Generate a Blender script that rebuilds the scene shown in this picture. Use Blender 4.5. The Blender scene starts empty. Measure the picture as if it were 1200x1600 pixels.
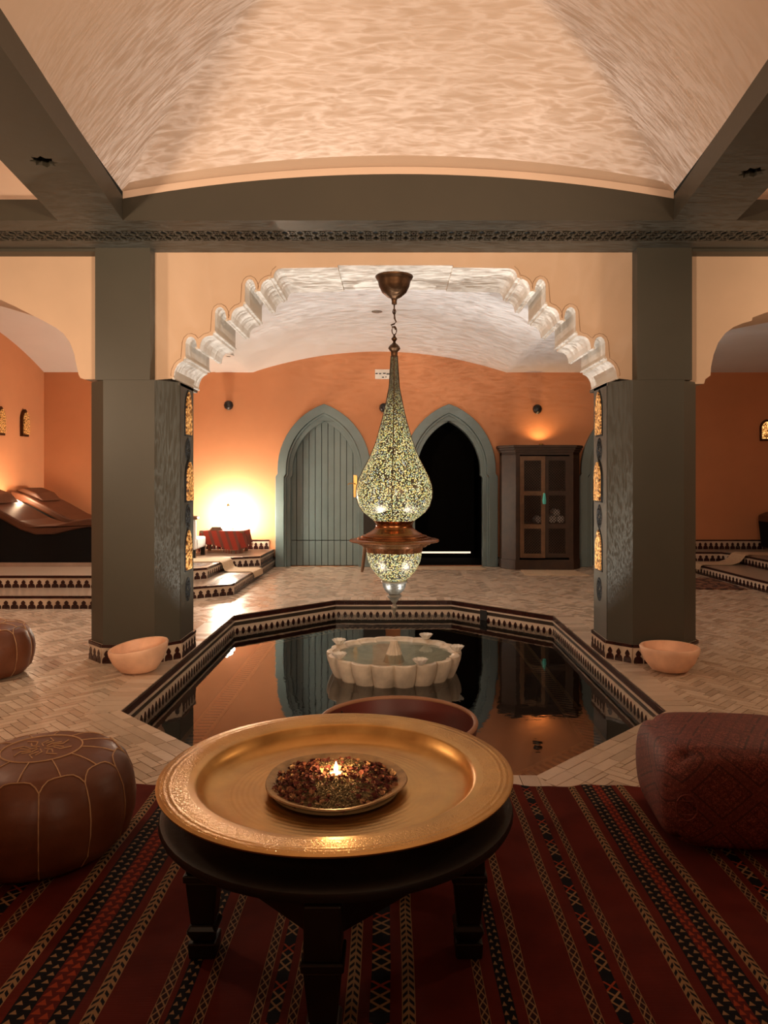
import bpy, bmesh, math, random
from math import pi, sin, cos, sqrt, radians, atan2
from mathutils import Vector, Matrix, noise
from mathutils.geometry import tessellate_polygon
random.seed(7)
scene = bpy.context.scene
C = scene.collection

# ------------------------------------------------------------------ camera, world, lights, exposure
CAM_H = 1.25
FPX = 1150.0
VPX, VPY = 615.0, 750.0
cam = bpy.data.cameras.new('camera')
cam.sensor_fit = 'VERTICAL'; cam.sensor_height = 36.0; cam.sensor_width = 27.0
cam.lens = 36.0 * FPX / 1600.0
cam.shift_x = -(VPX - 600) / 1600.0
cam.shift_y = (VPY - 800) / 1600.0
cam.clip_start = 0.05
cam_o = bpy.data.objects.new('camera', cam)
cam_o.location = (0, 0, CAM_H); cam_o.rotation_euler = (pi / 2, 0, 0)
C.objects.link(cam_o); scene.camera = cam_o

vs = scene.view_settings
vs.view_transform = 'Standard'; vs.look = 'None'; vs.gamma = 1.0; vs.use_curve_mapping = False
vs.exposure = 0.0
scene.cycles.use_denoising = True
scene.cycles.sample_clamp_indirect = 4.0
scene.cycles.max_bounces = 8
scene.cycles.diffuse_bounces = 5
scene.cycles.transparent_max_bounces = 12

world = bpy.data.worlds.new('world'); scene.world = world; world.use_nodes = True
world.node_tree.nodes['Background'].inputs[0].default_value = (1.0, 0.75, 0.5, 1)
world.node_tree.nodes['Background'].inputs[1].default_value = 0.02

WARM = (1.0, 0.70, 0.42)
def lamp(name, kind, loc, power, color=WARM, size=0.1, target=None, cone=60, blend=0.5):
    l = bpy.data.lights.new(name, kind); l.energy = power; l.color = color
    if kind == 'AREA': l.shape = 'DISK'; l.size = size
    else: l.shadow_soft_size = size
    if kind == 'SPOT': l.spot_size = radians(cone); l.spot_blend = blend
    o = bpy.data.objects.new(name, l); o.location = loc; C.objects.link(o)
    if target is not None:
        o.rotation_euler = (Vector(target) - Vector(loc)).to_track_quat('-Z', 'Y').to_euler()
    return o
# uplighters of the seating corner behind the viewer
lamp('uplight_seat_a', 'SPOT', (-2.2, -1.5, 1.70), 640, (1.0, 0.70, 0.46), 0.12, (0.4, 5.0, 2.95), 60, 0.8)
lamp('uplight_seat_b', 'SPOT', (1.75, -1.3, 1.70), 930, (1.0, 0.70, 0.46), 0.3, (-1.4, 4.8, 2.90), 63, 0.8)
lamp('fill_seat', 'POINT', (-1.2, -1.0, 2.3), 24, (1.0, 0.68, 0.42), 0.15)  # unseen fill added to brighten the rug and table
# low lamp of the left bay, then fills added in the side bays
lamp('lamp_bay_left', 'POINT', (-4.74, 9.38, 1.05), 15, (1.0, 0.66, 0.40), 0.05)
lamp('fill_bay_left_front', 'POINT', (-2.95, 3.6, 1.8), 62, (1.0, 0.72, 0.48), 0.12)  # unseen fill added to brighten the left beam's underside
lamp('fill_bay_right', 'POINT', (3.6, 4.15, 2.25), 60, (1.0, 0.70, 0.45), 0.12)  # unseen fill added to brighten the right arch panel
# recessed ceiling lights of the back room
lamp('downlight_back', 'SPOT', (-2.2, 7.2, 2.75), 130, (1.0, 0.84, 0.68), 0.05, (-2.2, 7.4, 0), 120, 0.6)
lamp('downlight_back_b', 'SPOT', (1.9, 7.4, 2.75), 18, (1.0, 0.84, 0.68), 0.05, (1.9, 7.6, 0), 120, 0.6)

# ------------------------------------------------------------------ helpers: colours and materials
def lin(c):
    c = c / 255.0
    return c / 12.92 if c <= 0.04045 else ((c + 0.055) / 1.055) ** 2.4
def rgb(r, g, b): return (lin(r), lin(g), lin(b), 1.0)

class E:
    """a value in a shader node tree, with arithmetic"""
    def __init__(s, nt, v): s.nt = nt; s.v = v
    def _op(s, op, *others, clamp=False):
        n = s.nt.nodes.new('ShaderNodeMath'); n.operation = op; n.use_clamp = clamp
        for i, a in enumerate((s,) + others):
            a = a.v if isinstance(a, E) else a
            if isinstance(a, (int, float)): n.inputs[i].default_value = a
            else: s.nt.links.new(a, n.inputs[i])
        return E(s.nt, n.outputs[0])
    def __add__(s, o): return s._op('ADD', o)
    __radd__ = __add__
    def __sub__(s, o): return s._op('SUBTRACT', o)
    def __rsub__(s, o): return E(s.nt, o)._op('SUBTRACT', s)
    def __mul__(s, o): return s._op('MULTIPLY', o)
    __rmul__ = __mul__
    def __truediv__(s, o): return s._op('DIVIDE', o)
    def __pow__(s, o): return s._op('POWER', o)
    def abs(s): return s._op('ABSOLUTE')
    def frac(s): return s._op('FRACT')
    def floor(s): return s._op('FLOOR')
    def gt(s, o): return s._op('GREATER_THAN', o)
    def lt(s, o): return s._op('LESS_THAN', o)
    def min(s, o): return s._op('MINIMUM', o)
    def max(s, o): return s._op('MAXIMUM', o)
    def mod(s, o): return s._op('FLOORED_MODULO', o)
    def sin(s): return s._op('SINE')

def new_mat(name):
    m = bpy.data.materials.new(name); m.use_nodes = True
    nt = m.node_tree
    return m, nt, nt.nodes['Principled BSDF']
def texco(nt, out='Object'):
    n = nt.nodes.new('ShaderNodeTexCoord'); return n.outputs[out]
def noise_n(nt, scale, detail=3, vec=None, rough=0.55, dist=0.0):
    n = nt.nodes.new('ShaderNodeTexNoise'); n.inputs['Scale'].default_value = scale
    n.inputs['Detail'].default_value = detail; n.inputs['Roughness'].default_value = rough
    n.inputs['Distortion'].default_value = dist
    if vec is not None: nt.links.new(vec, n.inputs['Vector'])
    return n.outputs['Fac']
def ramp(nt, fac, stops):
    r = nt.nodes.new('ShaderNodeValToRGB'); el = r.color_ramp.elements
    while len(el) < len(stops): el.new(0.5)
    for e, (p, c) in zip(el, stops): e.position = p; e.color = c
    nt.links.new(fac, r.inputs[0]); return r.outputs[0]
def mixc(nt, fac, a, b):
    n = nt.nodes.new('ShaderNodeMix'); n.data_type = 'RGBA'
    for sock, v in ((n.inputs[0], fac), (n.inputs[6], a), (n.inputs[7], b)):
        if isinstance(v, E): v = v.v
        if isinstance(v, (tuple, list, float, int)): sock.default_value = v
        else: nt.links.new(v, sock)
    return n.outputs[2]
def bump(nt, h, strength=0.3, dist=0.01):
    b = nt.nodes.new('ShaderNodeBump'); b.inputs['Strength'].default_value = strength
    b.inputs['Distance'].default_value = dist
    nt.links.new(h.v if isinstance(h, E) else h, b.inputs['Height']); return b.outputs[0]
def vary(c, k): return (min(c[0] * k, 1), min(c[1] * k, 1), min(c[2] * k, 1), 1)

def plain(name, col, rough=0.6, metal=0.0, nscale=6.0, var=0.12, bstr=0.15, bscale=None, spec=0.5, coat=0.0):
    m, nt, p = new_mat(name)
    v = texco(nt)
    f = noise_n(nt, nscale, 4, v)
    nt.links.new(ramp(nt, f, [(0.3, vary(col, 1 - var)), (0.7, vary(col, 1 + var))]), p.inputs['Base Color'])
    p.inputs['Roughness'].default_value = rough; p.inputs['Metallic'].default_value = metal
    p.inputs['Specular IOR Level'].default_value = spec
    p.inputs['Coat Weight'].default_value = coat
    if bstr > 0:
        f2 = noise_n(nt, bscale or nscale * 6, 3, v)
        nt.links.new(bump(nt, f2, bstr, 0.004), p.inputs['Normal'])
    return m
def emis(name, col, strength):
    m, nt, p = new_mat(name)
    p.inputs['Base Color'].default_value = col
    p.inputs['Emission Color'].default_value = col; p.inputs['Emission Strength'].default_value = strength
    return m

M = {}
M['vault'] = plain('cream_vault_plaster', (0.64, 0.50, 0.40, 1), 0.85, nscale=1.5, var=0.05, bstr=0.1, bscale=30)
M['spandrel'] = plain('cream_arch_plaster', (0.66, 0.48, 0.34, 1), 0.8, nscale=2, var=0.05, bstr=0.1, bscale=40)
M['archwhite'] = plain('white_carved_plaster', (0.70, 0.64, 0.56, 1), 0.75, nscale=3, var=0.05, bstr=0.1, bscale=40)
M['white_ceiling'] = plain('white_ceiling_plaster', (0.80, 0.78, 0.76, 1), 0.85, nscale=1.5, var=0.03, bstr=0.08, bscale=30)
M['orange'] = plain('orange_wall_paint', (0.64, 0.275, 0.125, 1), 0.8, nscale=1.2, var=0.07, bstr=0.15, bscale=25)
M['teal'] = plain('grey_green_paint', (0.060, 0.057, 0.043, 1), 0.5, nscale=2, var=0.07, bstr=0.1, bscale=30)
M['doorteal'] = plain('blue_green_door_paint', (0.15, 0.205, 0.205, 1), 0.45, nscale=4, var=0.08, bstr=0.12, bscale=40)
M['beam'] = plain('olive_shaded_beam_paint', (0.042, 0.037, 0.025, 1), 0.5, nscale=2, var=0.07, bstr=0.1, bscale=30)  # olive, darkened further: dimmer light on the beams put into the colour
M['groove'] = plain('dark_groove', (0.012, 0.013, 0.013, 1), 0.8, bstr=0)
M['dark_room'] = plain('shade_black_corridor', (0.004, 0.0035, 0.003, 1), 0.9, bstr=0, spec=0.1)  # the corridor's lack of light put into a near-black colour
M['grout'] = plain('floor_grout', (0.16, 0.10, 0.065, 1), 0.8, nscale=12, var=0.2)
M['tile_white'] = plain('cream_glazed_tile', (0.60, 0.48, 0.37, 1), 0.28, nscale=10, var=0.12, bstr=0.1)
M['tile_dark'] = plain('oxblood_glazed_tile', (0.030, 0.008, 0.007, 1), 0.25, nscale=10, var=0.3, bstr=0.1)
M['marble'] = plain('aged_marble', (0.64, 0.56, 0.45, 1), 0.45, nscale=9, var=0.22, bstr=0.2)
M['bronze'] = plain('dark_bronze', (0.075, 0.038, 0.018, 1), 0.42, 0.9, nscale=12, var=0.3, bstr=0.1)
M['copper'] = plain('polished_copper', (0.26, 0.10, 0.038, 1), 0.27, 0.95, nscale=12, var=0.2, bstr=0.05)
M['pewter'] = plain('pewter_cup', (0.32, 0.31, 0.27, 1), 0.4, 0.7, nscale=20, var=0.25)
M['blackwood'] = plain('black_lacquered_wood', (0.010, 0.007, 0.005, 1), 0.4, nscale=8, var=0.4, bstr=0.15, spec=0.3)
M['cabinetwood'] = plain('dark_walnut', (0.042, 0.019, 0.009, 1), 0.5, nscale=9, var=0.3, bstr=0.2)
M['paleleafwood'] = plain('worn_oak', (0.14, 0.07, 0.03, 1), 0.5, nscale=9, var=0.25, bstr=0.2)
M['bedblack'] = plain('black_bed_base', (0.005, 0.0045, 0.0045, 1), 0.7, bstr=0, spec=0.15)
M['bedleather'] = plain('brown_bed_leather', (0.085, 0.030, 0.014, 1), 0.45, nscale=8, var=0.15)
M['steel'] = plain('chrome_strip', (0.6, 0.6, 0.6, 1), 0.2, 1.0, bstr=0)
M['black'] = plain('black_metal', (0.008, 0.008, 0.009, 1), 0.4, bstr=0)
M['towel'] = plain('beige_towel', (0.62, 0.46, 0.30, 1), 0.9, nscale=30, var=0.1, bstr=0.4, bscale=300)
M['whitecloth'] = plain('white_upholstery', (0.7, 0.68, 0.66, 1), 0.85, nscale=10, var=0.08)
M['brass'] = plain('brass_fitting', (0.6, 0.36, 0.12, 1), 0.3, 0.9, bstr=0.05)
M['thread'] = plain('cream_thread', (0.50, 0.30, 0.16, 1), 0.8, nscale=40, bstr=0)
M['tubred'] = plain('oxblood_tadelakt', (0.10, 0.014, 0.008, 1), 0.5, nscale=4, var=0.25, bstr=0.1)
M['tubrim'] = plain('tan_rim', (0.30, 0.14, 0.07, 1), 0.5)
M['poolfloor'] = plain('dark_pool_tile', (0.030, 0.020, 0.012, 1), 0.5, nscale=10, var=0.3)
M['plasticwhite'] = plain('white_plastic', (0.75, 0.72, 0.66, 1), 0.4, bstr=0)
M['turquoise'] = plain('turquoise_tassel', (0.10, 0.55, 0.50, 1), 0.7, bstr=0.1)
M['salt'] = plain('pink_alabaster', (0.90, 0.54, 0.36, 1), 0.5, nscale=7, var=0.18, bstr=0.2)

# ------------------------------------------------------------------ helpers: meshes and objects
class MB:
    def __init__(s): s.v = []; s.f = []
    def add(s, verts, faces):
        b = len(s.v); s.v += [tuple(p) for p in verts]; s.f += [tuple(b + i for i in f) for f in faces]; return s
    def box(s, x0, x1, y0, y1, z0, z1):
        return s.add([(x0,y0,z0),(x1,y0,z0),(x1,y1,z0),(x0,y1,z0),(x0,y0,z1),(x1,y0,z1),(x1,y1,z1),(x0,y1,z1)],
              [(0,3,2,1),(4,5,6,7),(0,1,5,4),(1,2,6,5),(2,3,7,6),(3,0,4,7)])
    def quad(s, a, b, c, d): return s.add([a, b, c, d], [(0, 1, 2, 3)])
    def prism(s, loops, fn, t0, t1, cap0=True, cap1=True):
        """closed 2d loops (first outer, then holes) extruded from t0 to t1; fn(u, v, t) -> xyz"""
        flat = [p for l in loops for p in l]; n = len(flat)
        tris = tessellate_polygon([[Vector((p[0], p[1], 0)) for p in l] for l in loops])
        vs_ = [fn(p[0], p[1], t0) for p in flat] + [fn(p[0], p[1], t1) for p in flat]
        fs = []
        if cap0: fs += [tuple(t) for t in tris]
        if cap1: fs += [tuple(n + i for i in reversed(t)) for t in tris]
        b = 0
        for l in loops:
            k = len(l)
            for i in range(k): j = (i + 1) % k; fs.append((b + i, b + j, n + b + j, n + b + i))
            b += k
        return s.add(vs_, fs)
    def lathe(s, prof, seg=32, center=(0, 0, 0), rfn=None, close=False):
        """prof: (r, z) from one end to the other"""
        vs_, fs = [], []; n = len(prof)
        for i in range(seg):
            a = 2 * pi * i / seg
            for k, (r, z) in enumerate(prof):
                rr = r * (rfn(a, k) if rfn else 1)
                vs_.append((center[0] + rr * cos(a), center[1] + rr * sin(a), center[2] + z))
        for i in range(seg):
            j = (i + 1) % seg
            for k in range(n - 1): fs.append((i*n+k, j*n+k, j*n+k+1, i*n+k+1))
            if close: fs.append((i*n+n-1, j*n+n-1, j*n, i*n))
        return s.add(vs_, fs)
    def tube(s, pts, r, seg=6, closed=False):
        pts = [Vector(p) for p in pts]; n = len(pts); vs_, fs = [], []
        for i, p in enumerate(pts):
            a = pts[(i - 1) % n] if (closed or i > 0) else p
            b = pts[(i + 1) % n] if (closed or i < n - 1) else p
            t = (b - a); t = t.normalized() if t.length > 1e-9 else Vector((0, 0, 1))
            up = Vector((0, 0, 1)) if abs(t.z) < 0.95 else Vector((1, 0, 0))
            u = t.cross(up).normalized(); w = t.cross(u)
            rr = r[i] if isinstance(r, (list, tuple)) else r
            for k in range(seg):
                an = 2 * pi * k / seg; vs_.append(p + u * rr * cos(an) + w * rr * sin(an))
        for i in range(n if closed else n - 1):
            j = (i + 1) % n
            for k in range(seg):
                l = (k + 1) % seg; fs.append((i*seg+k, i*seg+l, j*seg+l, j*seg+k))
        if not closed: fs += [tuple(reversed(range(seg))), tuple((n-1)*seg + k for k in range(seg))]
        return s.add(vs_, fs)
    def bar(s, a, b, w, h):
        """square bar between two points"""
        a, b = Vector(a), Vector(b); t = (b - a).normalized()
        up = Vector((0, 0, 1)) if abs(t.z) < 0.9 else Vector((0, 1, 0))
        u = t.cross(up).normalized() * w / 2; q = u.cross(t).normalized() * h / 2
        vs_ = [p + x for p in (a, b) for x in (-u - q, u - q, u + q, -u + q)]
        return s.add(vs_, [(0,1,2,3),(7,6,5,4),(0,4,5,1),(1,5,6,2),(2,6,7,3),(3,7,4,0)])
    def mesh(s, name, smooth=False):
        me = bpy.data.meshes.new(name); me.from_pydata(s.v, [], s.f); me.validate(); me.update()
        bm = bmesh.new(); bm.from_mesh(me); bmesh.ops.recalc_face_normals(bm, faces=bm.faces); bm.to_mesh(me); bm.free()
        if smooth:
            me.polygons.foreach_set('use_smooth', [True] * len(me.polygons))
            me.set_sharp_from_angle(angle=radians(50))
        return me

def mesh_obj(name, me, mat, parent=None):
    if mat is not None and not me.materials: me.materials.append(mat)
    o = bpy.data.objects.new(name, me); C.objects.link(o)
    if parent is not None:
        o.parent = parent
        o.matrix_parent_inverse = parent.get_world().inverted() if hasattr(parent, 'get_world') else world_of(parent).inverted()
    return o
def world_of(o):
    m = Matrix.LocRotScale(o.location, o.rotation_euler, o.scale)
    if o.parent is not None: m = world_of(o.parent) @ o.matrix_parent_inverse @ m
    return m
def up_facing(me):
    me.update()
    if me.polygons[0].normal.z < 0: me.flip_normals()
    return me
def part(name, mb, mat, parent=None, smooth=False, label=None, kind=None, bevel=0):
    me = mb if isinstance(mb, bpy.types.Mesh) else mb.mesh(name, smooth)
    o = mesh_obj(name, me, mat, parent)
    if label: o['label'] = label
    if kind: o['kind'] = kind
    if bevel:
        b = o.modifiers.new('bevel', 'BEVEL'); b.width = bevel; b.segments = 2; b.limit_method = 'ANGLE'
    return o
def tag(o, label, cat, group=None, kind=None):
    o['label'] = label; o['category'] = cat
    if group: o['group'] = group
    if kind: o['kind'] = kind
    return o
def thing(name, label, cat, loc=(0, 0, 0), group=None):
    o = bpy.data.objects.new(name, None); o.empty_display_size = 0.1; C.objects.link(o); o.location = loc
    return tag(o, label, cat, group)
def struct(name, mb, mat, label=None, smooth=False):
    o = part(name, mb, mat, None, smooth); o['kind'] = 'structure'
    if label: o['label'] = label
    return o
def struct_root(name, loc=(0, 0, 0), label=None):
    o = bpy.data.objects.new(name, None); C.objects.link(o); o.location = loc; o['kind'] = 'structure'
    if label: o['label'] = label
    return o
def copy_tree(o, parent=None):
    c = o.copy(); C.objects.link(c)
    if parent is not None: c.parent = parent
    for ch in list(o.children): copy_tree(ch, c)
    return c
def px(x, y, Y):
    """photograph pixel and depth -> point of the room"""
    return ((x - VPX) / FPX * Y, Y, CAM_H - (y - VPY) / FPX * Y)
FLAT = lambda u, v, t: (u, v, t)          # plan outline extruded upwards
FRONT = lambda u, v, t: (u, t, v)         # elevation outline extruded in depth

# ------------------------------------------------------------------ dimensions
BACK = 10.65            # back wall
SOFF = 2.837            # beam soffit
SPRING = 1.935          # arch springing
PW, PN, PF, PC = 1.475, 3.11, 7.66, 0.87   # pool half width, near and far edge, corner cut
def octo(off=0.0):
    """pool outline, grown by off; counter-clockwise from the near edge"""
    k = off * 0.41421
    hw = PW - PC + k; w = PW + off
    return [(-hw, PN-off), (hw, PN-off), (w, PN+PC-k), (w, PF-PC+k), (hw, PF+off), (-hw, PF+off), (-w, PF-PC+k), (-w, PN+PC-k)]

# ------------------------------------------------------------------ floor and room shell
X0, X1, Y0 = -5.06, 7.3, -2.6
fl = MB().prism([[(X0-.1, Y0-.1), (X1+.1, Y0-.1), (X1+.1, BACK+.1), (X0-.1, BACK+.1)], octo(0.012)], FLAT, -0.06, -0.004)
floor = struct('floor', fl, M['grout'])

def wall_loop(x0, x1, z0, z1): return [(x0, z0), (x1, z0), (x1, z1), (x0, z1)]
def arch_pts(cx, hw, zs, za, n=10, shoulder=0.0, zb=0.0):
    """pointed arch outline from right foot over the apex to the left foot"""
    h = za - zs
    R = (hw * hw + h * h) / (2 * hw)
    pts = [(cx + hw, zb), (cx + hw, zs)]
    if shoulder: pts = [(cx + hw, zb), (cx + hw, zs - 0.10), (cx + hw - shoulder, zs - 0.06), (cx + hw - shoulder, zs)]
    hw2 = hw - shoulder; R = (hw2 * hw2 + h * h) / (2 * hw2)
    side = []
    a1 = math.asin(min(1, h / R))
    for i in range(1, n + 1):
        a = a1 * i / n
        side.append((cx + hw2 - R + R * cos(a), zs + R * sin(a)))
    right = pts + side
    left = [(2 * cx - x, z) for x, z in reversed(right[:-1])]
    return right + left
DOORS = [(-1.0, True), (0.80, False), (3.37, False)]
holes = [list(reversed(arch_pts(cx, 0.53, 1.40, 2.18))) for cx, _ in DOORS]
wb = MB().prism([[(X0-.1, -.05), (X1+.1, -.05), (X1+.1, 3.7), (X0-.1, 3.7)]] + [h for h in holes], FRONT, BACK, BACK + 0.22)
wall_back = struct('wall_back', wb, M['orange'])
struct('wall_left', MB().box(X0-.2, X0, Y0, BACK, -.05, 3.7), M['orange'])
struct('wall_right', MB().box(X1, X1+.2, Y0, BACK, -.05, 3.7), M['orange'])
struct('wall_front', MB().box(X0, X1, Y0-.2, Y0, -.05, 3.7), M['orange'])

def grid_surface(x0, x1, nx, y0, y1, ny, zf):
    mb = MB(); vs_ = []
    for j in range(ny + 1):
        for i in range(nx + 1):
            x = x0 + (x1 - x0) * i / nx; y = y0 + (y1 - y0) * j / ny
            vs_.append((x, y, zf(x, y)))
    fs = [(j*(nx+1)+i, j*(nx+1)+i+1, (j+1)*(nx+1)+i+1, (j+1)*(nx+1)+i) for j in range(ny) for i in range(nx)]
    return mb.add(vs_, fs)

# back room: white groin vault
VX0, VX1, VY0 = -2.04, 1.62, 7.0
def zback(x, y):
    z = 2.806
    u = (x - (VX0 + VX1) / 2) / ((VX1 - VX0) / 2); v = (y - (VY0 + BACK) / 2) / ((BACK - VY0) / 2)
    if abs(u) < 1:
        z += 0.30 * (1 - u * u)
        if abs(v) < 1: z += 0.19 * (1 - max(abs(u), abs(v))) * (2 - (1 - max(abs(u), abs(v)))) * 0.9
    if x < -2.6 and 6.0 < y:
        z += 0.45 * (1 - ((y - 8.33) / 2.33) ** 2)
    return z
struct('ceiling', grid_surface(X0-.1, X1+.1, 233, 5.75, BACK+.02, 98, zback), M['white_ceiling'], smooth=True)

# front bay: beams
SPL = 0.12              # the side beams run slightly inwards towards the viewer
def bx(side, edge, y):
    x = {(-1, 0): -1.655, (-1, 1): -2.053, (1, 0): 1.712, (1, 1): 2.095}[(side, edge)]
    return x - side * SPL * (4.5 - y)
XL = lambda y: bx(-1, 0, y)
XR = lambda y: bx(1, 0, y)
def star_loop(cx, cy, r, n=8, inner=0.68, rot=0.2):
    return [(cx + (r if k % 2 == 0 else r * inner) * cos(rot + pi * k / n), cy + (r if k % 2 == 0 else r * inner) * sin(rot + pi * k / n)) for k in range(2 * n)]
trim_n = [0]
def trim(mb, mat, label, smooth=False):
    trim_n[0] += 1
    return struct('trim_%d' % trim_n[0], mb, mat, label, smooth)
# long beams with a pierced star
for sd, (sx, sy) in ((-1, (-1.745, 3.672)), (1, (1.85, 3.80))):
    ys = [Y0, 4.5]
    loop = [(bx(sd, 0, ys[0]), ys[0]), (bx(sd, 0, ys[1]), ys[1]), (bx(sd, 1, ys[1]), ys[1]), (bx(sd, 1, ys[0]), ys[0])]
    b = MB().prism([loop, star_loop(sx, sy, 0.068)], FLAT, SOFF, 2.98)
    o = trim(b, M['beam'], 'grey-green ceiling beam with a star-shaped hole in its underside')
    cap = MB().prism([star_loop(sx, sy, 0.075)], FLAT, 2.93, 2.94)
    part('star_recess', cap, M['groove'], o)
# cross beam: front face with a shallow arch in the middle bay
FC, FHW = (-1.655 + 1.712) / 2, (1.655 + 1.712) / 2
def lipz(x, extra=0.0):
    u = (x - FC) / FHW
    return 2.972 + 0.150 * (1 - u * u) + extra if abs(u) <= 1 else 2.972
top = [(-1.655 + (3.367) * i / 24) for i in range(25)]
loop = [(X0, SOFF), (X1, SOFF), (X1, 2.965), (2.095, 2.965), (1.712, 2.965)] + [(x, lipz(x)) for x in reversed(top)] + [(-1.66, 2.965), (-2.053, 2.965), (X0, 2.965)]
GY0, GY1 = 4.69, 4.885
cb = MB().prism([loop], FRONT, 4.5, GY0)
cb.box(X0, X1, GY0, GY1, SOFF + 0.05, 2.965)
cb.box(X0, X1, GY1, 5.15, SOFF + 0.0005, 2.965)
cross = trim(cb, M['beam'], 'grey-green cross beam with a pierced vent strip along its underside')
# pale lip above the beam face
lip = MB(); xs = top
lip.prism([[(x, lipz(x, -0.002)) for x in xs] + [(x, lipz(x, 0.042)) for x in reversed(xs)]], FRONT, 4.497, 4.56)
trim(lip, M['vault'], 'pale curved lip where the vault meets the cross beam')
# pierced vent strip
g = MB()
gw = GY1 - GY0; gx = X0 + 0.2; cell = gw * 0.5
ncell = int((4.6 - (-4.6)) / cell)
for i in range(ncell):
    xx = -4.6 + i * cell
    for j in range(2):
        y_ = GY0 + j * cell
        a, b_, c_, d_ = (xx, y_), (xx + cell, y_), (xx + cell, y_ + cell), (xx, y_ + cell)
        m_ = (xx + cell / 2, y_ + cell / 2)
        t = 0.016
        for p_, q_ in ((a, c_), (b_, d_)):
            g.bar((p_[0], p_[1], SOFF + 0.006), (q_[0], q_[1], SOFF + 0.006), t, 0.012)
        h_ = cell / 2
        for p_, q_ in (((m_[0]-h_*.6, m_[1]), (m_[0], m_[1]-h_*.6)), ((m_[0], m_[1]-h_*.6), (m_[0]+h_*.6, m_[1])), ((m_[0]+h_*.6, m_[1]), (m_[0], m_[1]+h_*.6)), ((m_[0], m_[1]+h_*.6), (m_[0]-h_*.6, m_[1]))):
            g.bar((p_[0], p_[1], SOFF + 0.006), (q_[0], q_[1], SOFF + 0.006), 0.010, 0.012)
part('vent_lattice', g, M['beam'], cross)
part('vent_recess', MB().box(-4.7, 4.7, GY0 + .002, GY1 - .002, SOFF + 0.04, SOFF + 0.049), M['groove'], cross)

# front vault
def zvault(x, y):
    xl, xr = XL(y), XR(y)
    dx = min(x - xl, xr - x); dy = 4.5 - y
    far = y - (-1.2); d = max(0.0, min(dx, dy, far))
    T, A = 1.62, 0.80
    t = min(d / T, 1.0)
    z = 2.975 + A * (1 - (1 - t) ** 2)
    u = (x - (xl + xr) / 2) / ((xr - xl) / 2)
    z += (0.15 * (1 - u * u) + 0.036) * max(0.0, 1 - max(0, dy) / 1.0) ** 1.5 * (1 if dy >= -0.1 else 0)
    return z
vm = MB(); NX, NY = 90, 150; vv = []
for j in range(NY + 1):
    y = 4.55 + (-1.3 - 4.55) * j / NY
    for i in range(NX + 1):
        x = XL(y) + (XR(y) - XL(y)) * i / NX; vv.append((x, y, zvault(x, y)))
vm.add(vv, [(j*(NX+1)+i, j*(NX+1)+i+1, (j+1)*(NX+1)+i+1, (j+1)*(NX+1)+i) for j in range(NY) for i in range(NX)])
struct('ceiling_front', vm, M['vault'], smooth=True)
# vaults of the neighbouring bays in front of the cross beam
def side_vault(sd, xw):
    mb = MB(); n, m = 40, 60; vv_ = []
    for j in range(m + 1):
        y = Y0 + (4.6 - Y0) * j / m; xe = bx(sd, 1, y) - sd * 0.03
        for i in range(n + 1):
            f_ = i / n; x = xe + (xw - xe) * f_; vv_.append((x, y, 2.972 + 0.5 * (1 - (2 * f_ - 1) ** 2)))
    return mb.add(vv_, [(j*(n+1)+i, j*(n+1)+i+1, (j+1)*(n+1)+i+1, (j+1)*(n+1)+i) for j in range(m) for i in range(n)])
struct('ceiling_left', side_vault(-1, X0), M['vault'], smooth=True)
struct('ceiling_right', side_vault(1, X1), M['vault'], smooth=True)
def lunette(xa, xb):
    n = 24; pts = [(xa + (xb - xa) * k / n, 2.972 + 0.52 * (1 - (2 * k / n - 1) ** 2)) for k in range(n + 1)]
    return MB().prism([[(xa, 2.95), (xb, 2.95)] + list(reversed(pts))], FRONT, 4.53, 4.62)
trim(lunette(X0, -2.0), M['vault'], 'cream plaster end wall of the side vault above the cross beam, lounger side')
trim(lunette(2.04, X1), M['vault'], 'cream plaster end wall of the side vault above the cross beam, dim side')
struct('ceiling_over_seats', MB().box(X0, X1, Y0, -1.2, 3.0, 3.05), M['vault'])

# ------------------------------------------------------------------ stepped arch between the columns
ARCHL = [(45,612),(108,606),(124,604),(126,588),(130,566),(140,545),(152,532),(166,524),(170,524),(172,512),(180,508),
         (180,436),(186,420),(196,411),(207,409),(218,413),(227,424),(232,442),(234,462),(246,466),
         (250,440),(258,422),(272,410),(290,405),(308,403),(310,392),(318,388),
         (319,292),(325,278),(335,271),(346,270),(357,277),(366,292),(371,314),(373,332),(392,332),
         (396,304),(404,288),(418,275),(434,269),(449,266),(451,256),(458,252),
         (459,164),(465,150),(474,141),(484,139),(494,144),(503,158),(508,176),(510,194),(530,196),
         (535,168),(544,152),(558,142),(574,136),(592,132),(594,118),(600,104),(612,93),(632,88),(893,84),(893,74)]
SC = 5.14 / FPX
left_arch = [((230 + cx / 3 - VPX) * SC, CAM_H + (VPY - (390 + cy / 3)) * SC) for cx, cy in ARCHL]
left_arch[0] = (-1.665, left_arch[0][1])
ARCX = 0.012
right_arch = [(2 * ARCX - x, z) for x, z in reversed(left_arch)]
right_arch[-1] = (1.665, right_arch[-1][1])
outline = [(1.665, SOFF), (-1.665, SOFF)] + left_arch + right_arch
arch = MB().prism([outline], FRONT, 5.14, 5.80)
arch_o = trim(arch, M['archwhite'], 'white stepped and lobed plaster arch spanning the two columns')
# painted front skin of the arch wall
skin = MB().prism([outline], FRONT, 5.134, 5.1405)
part('front_face', skin, M['spandrel'], arch_o)
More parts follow.
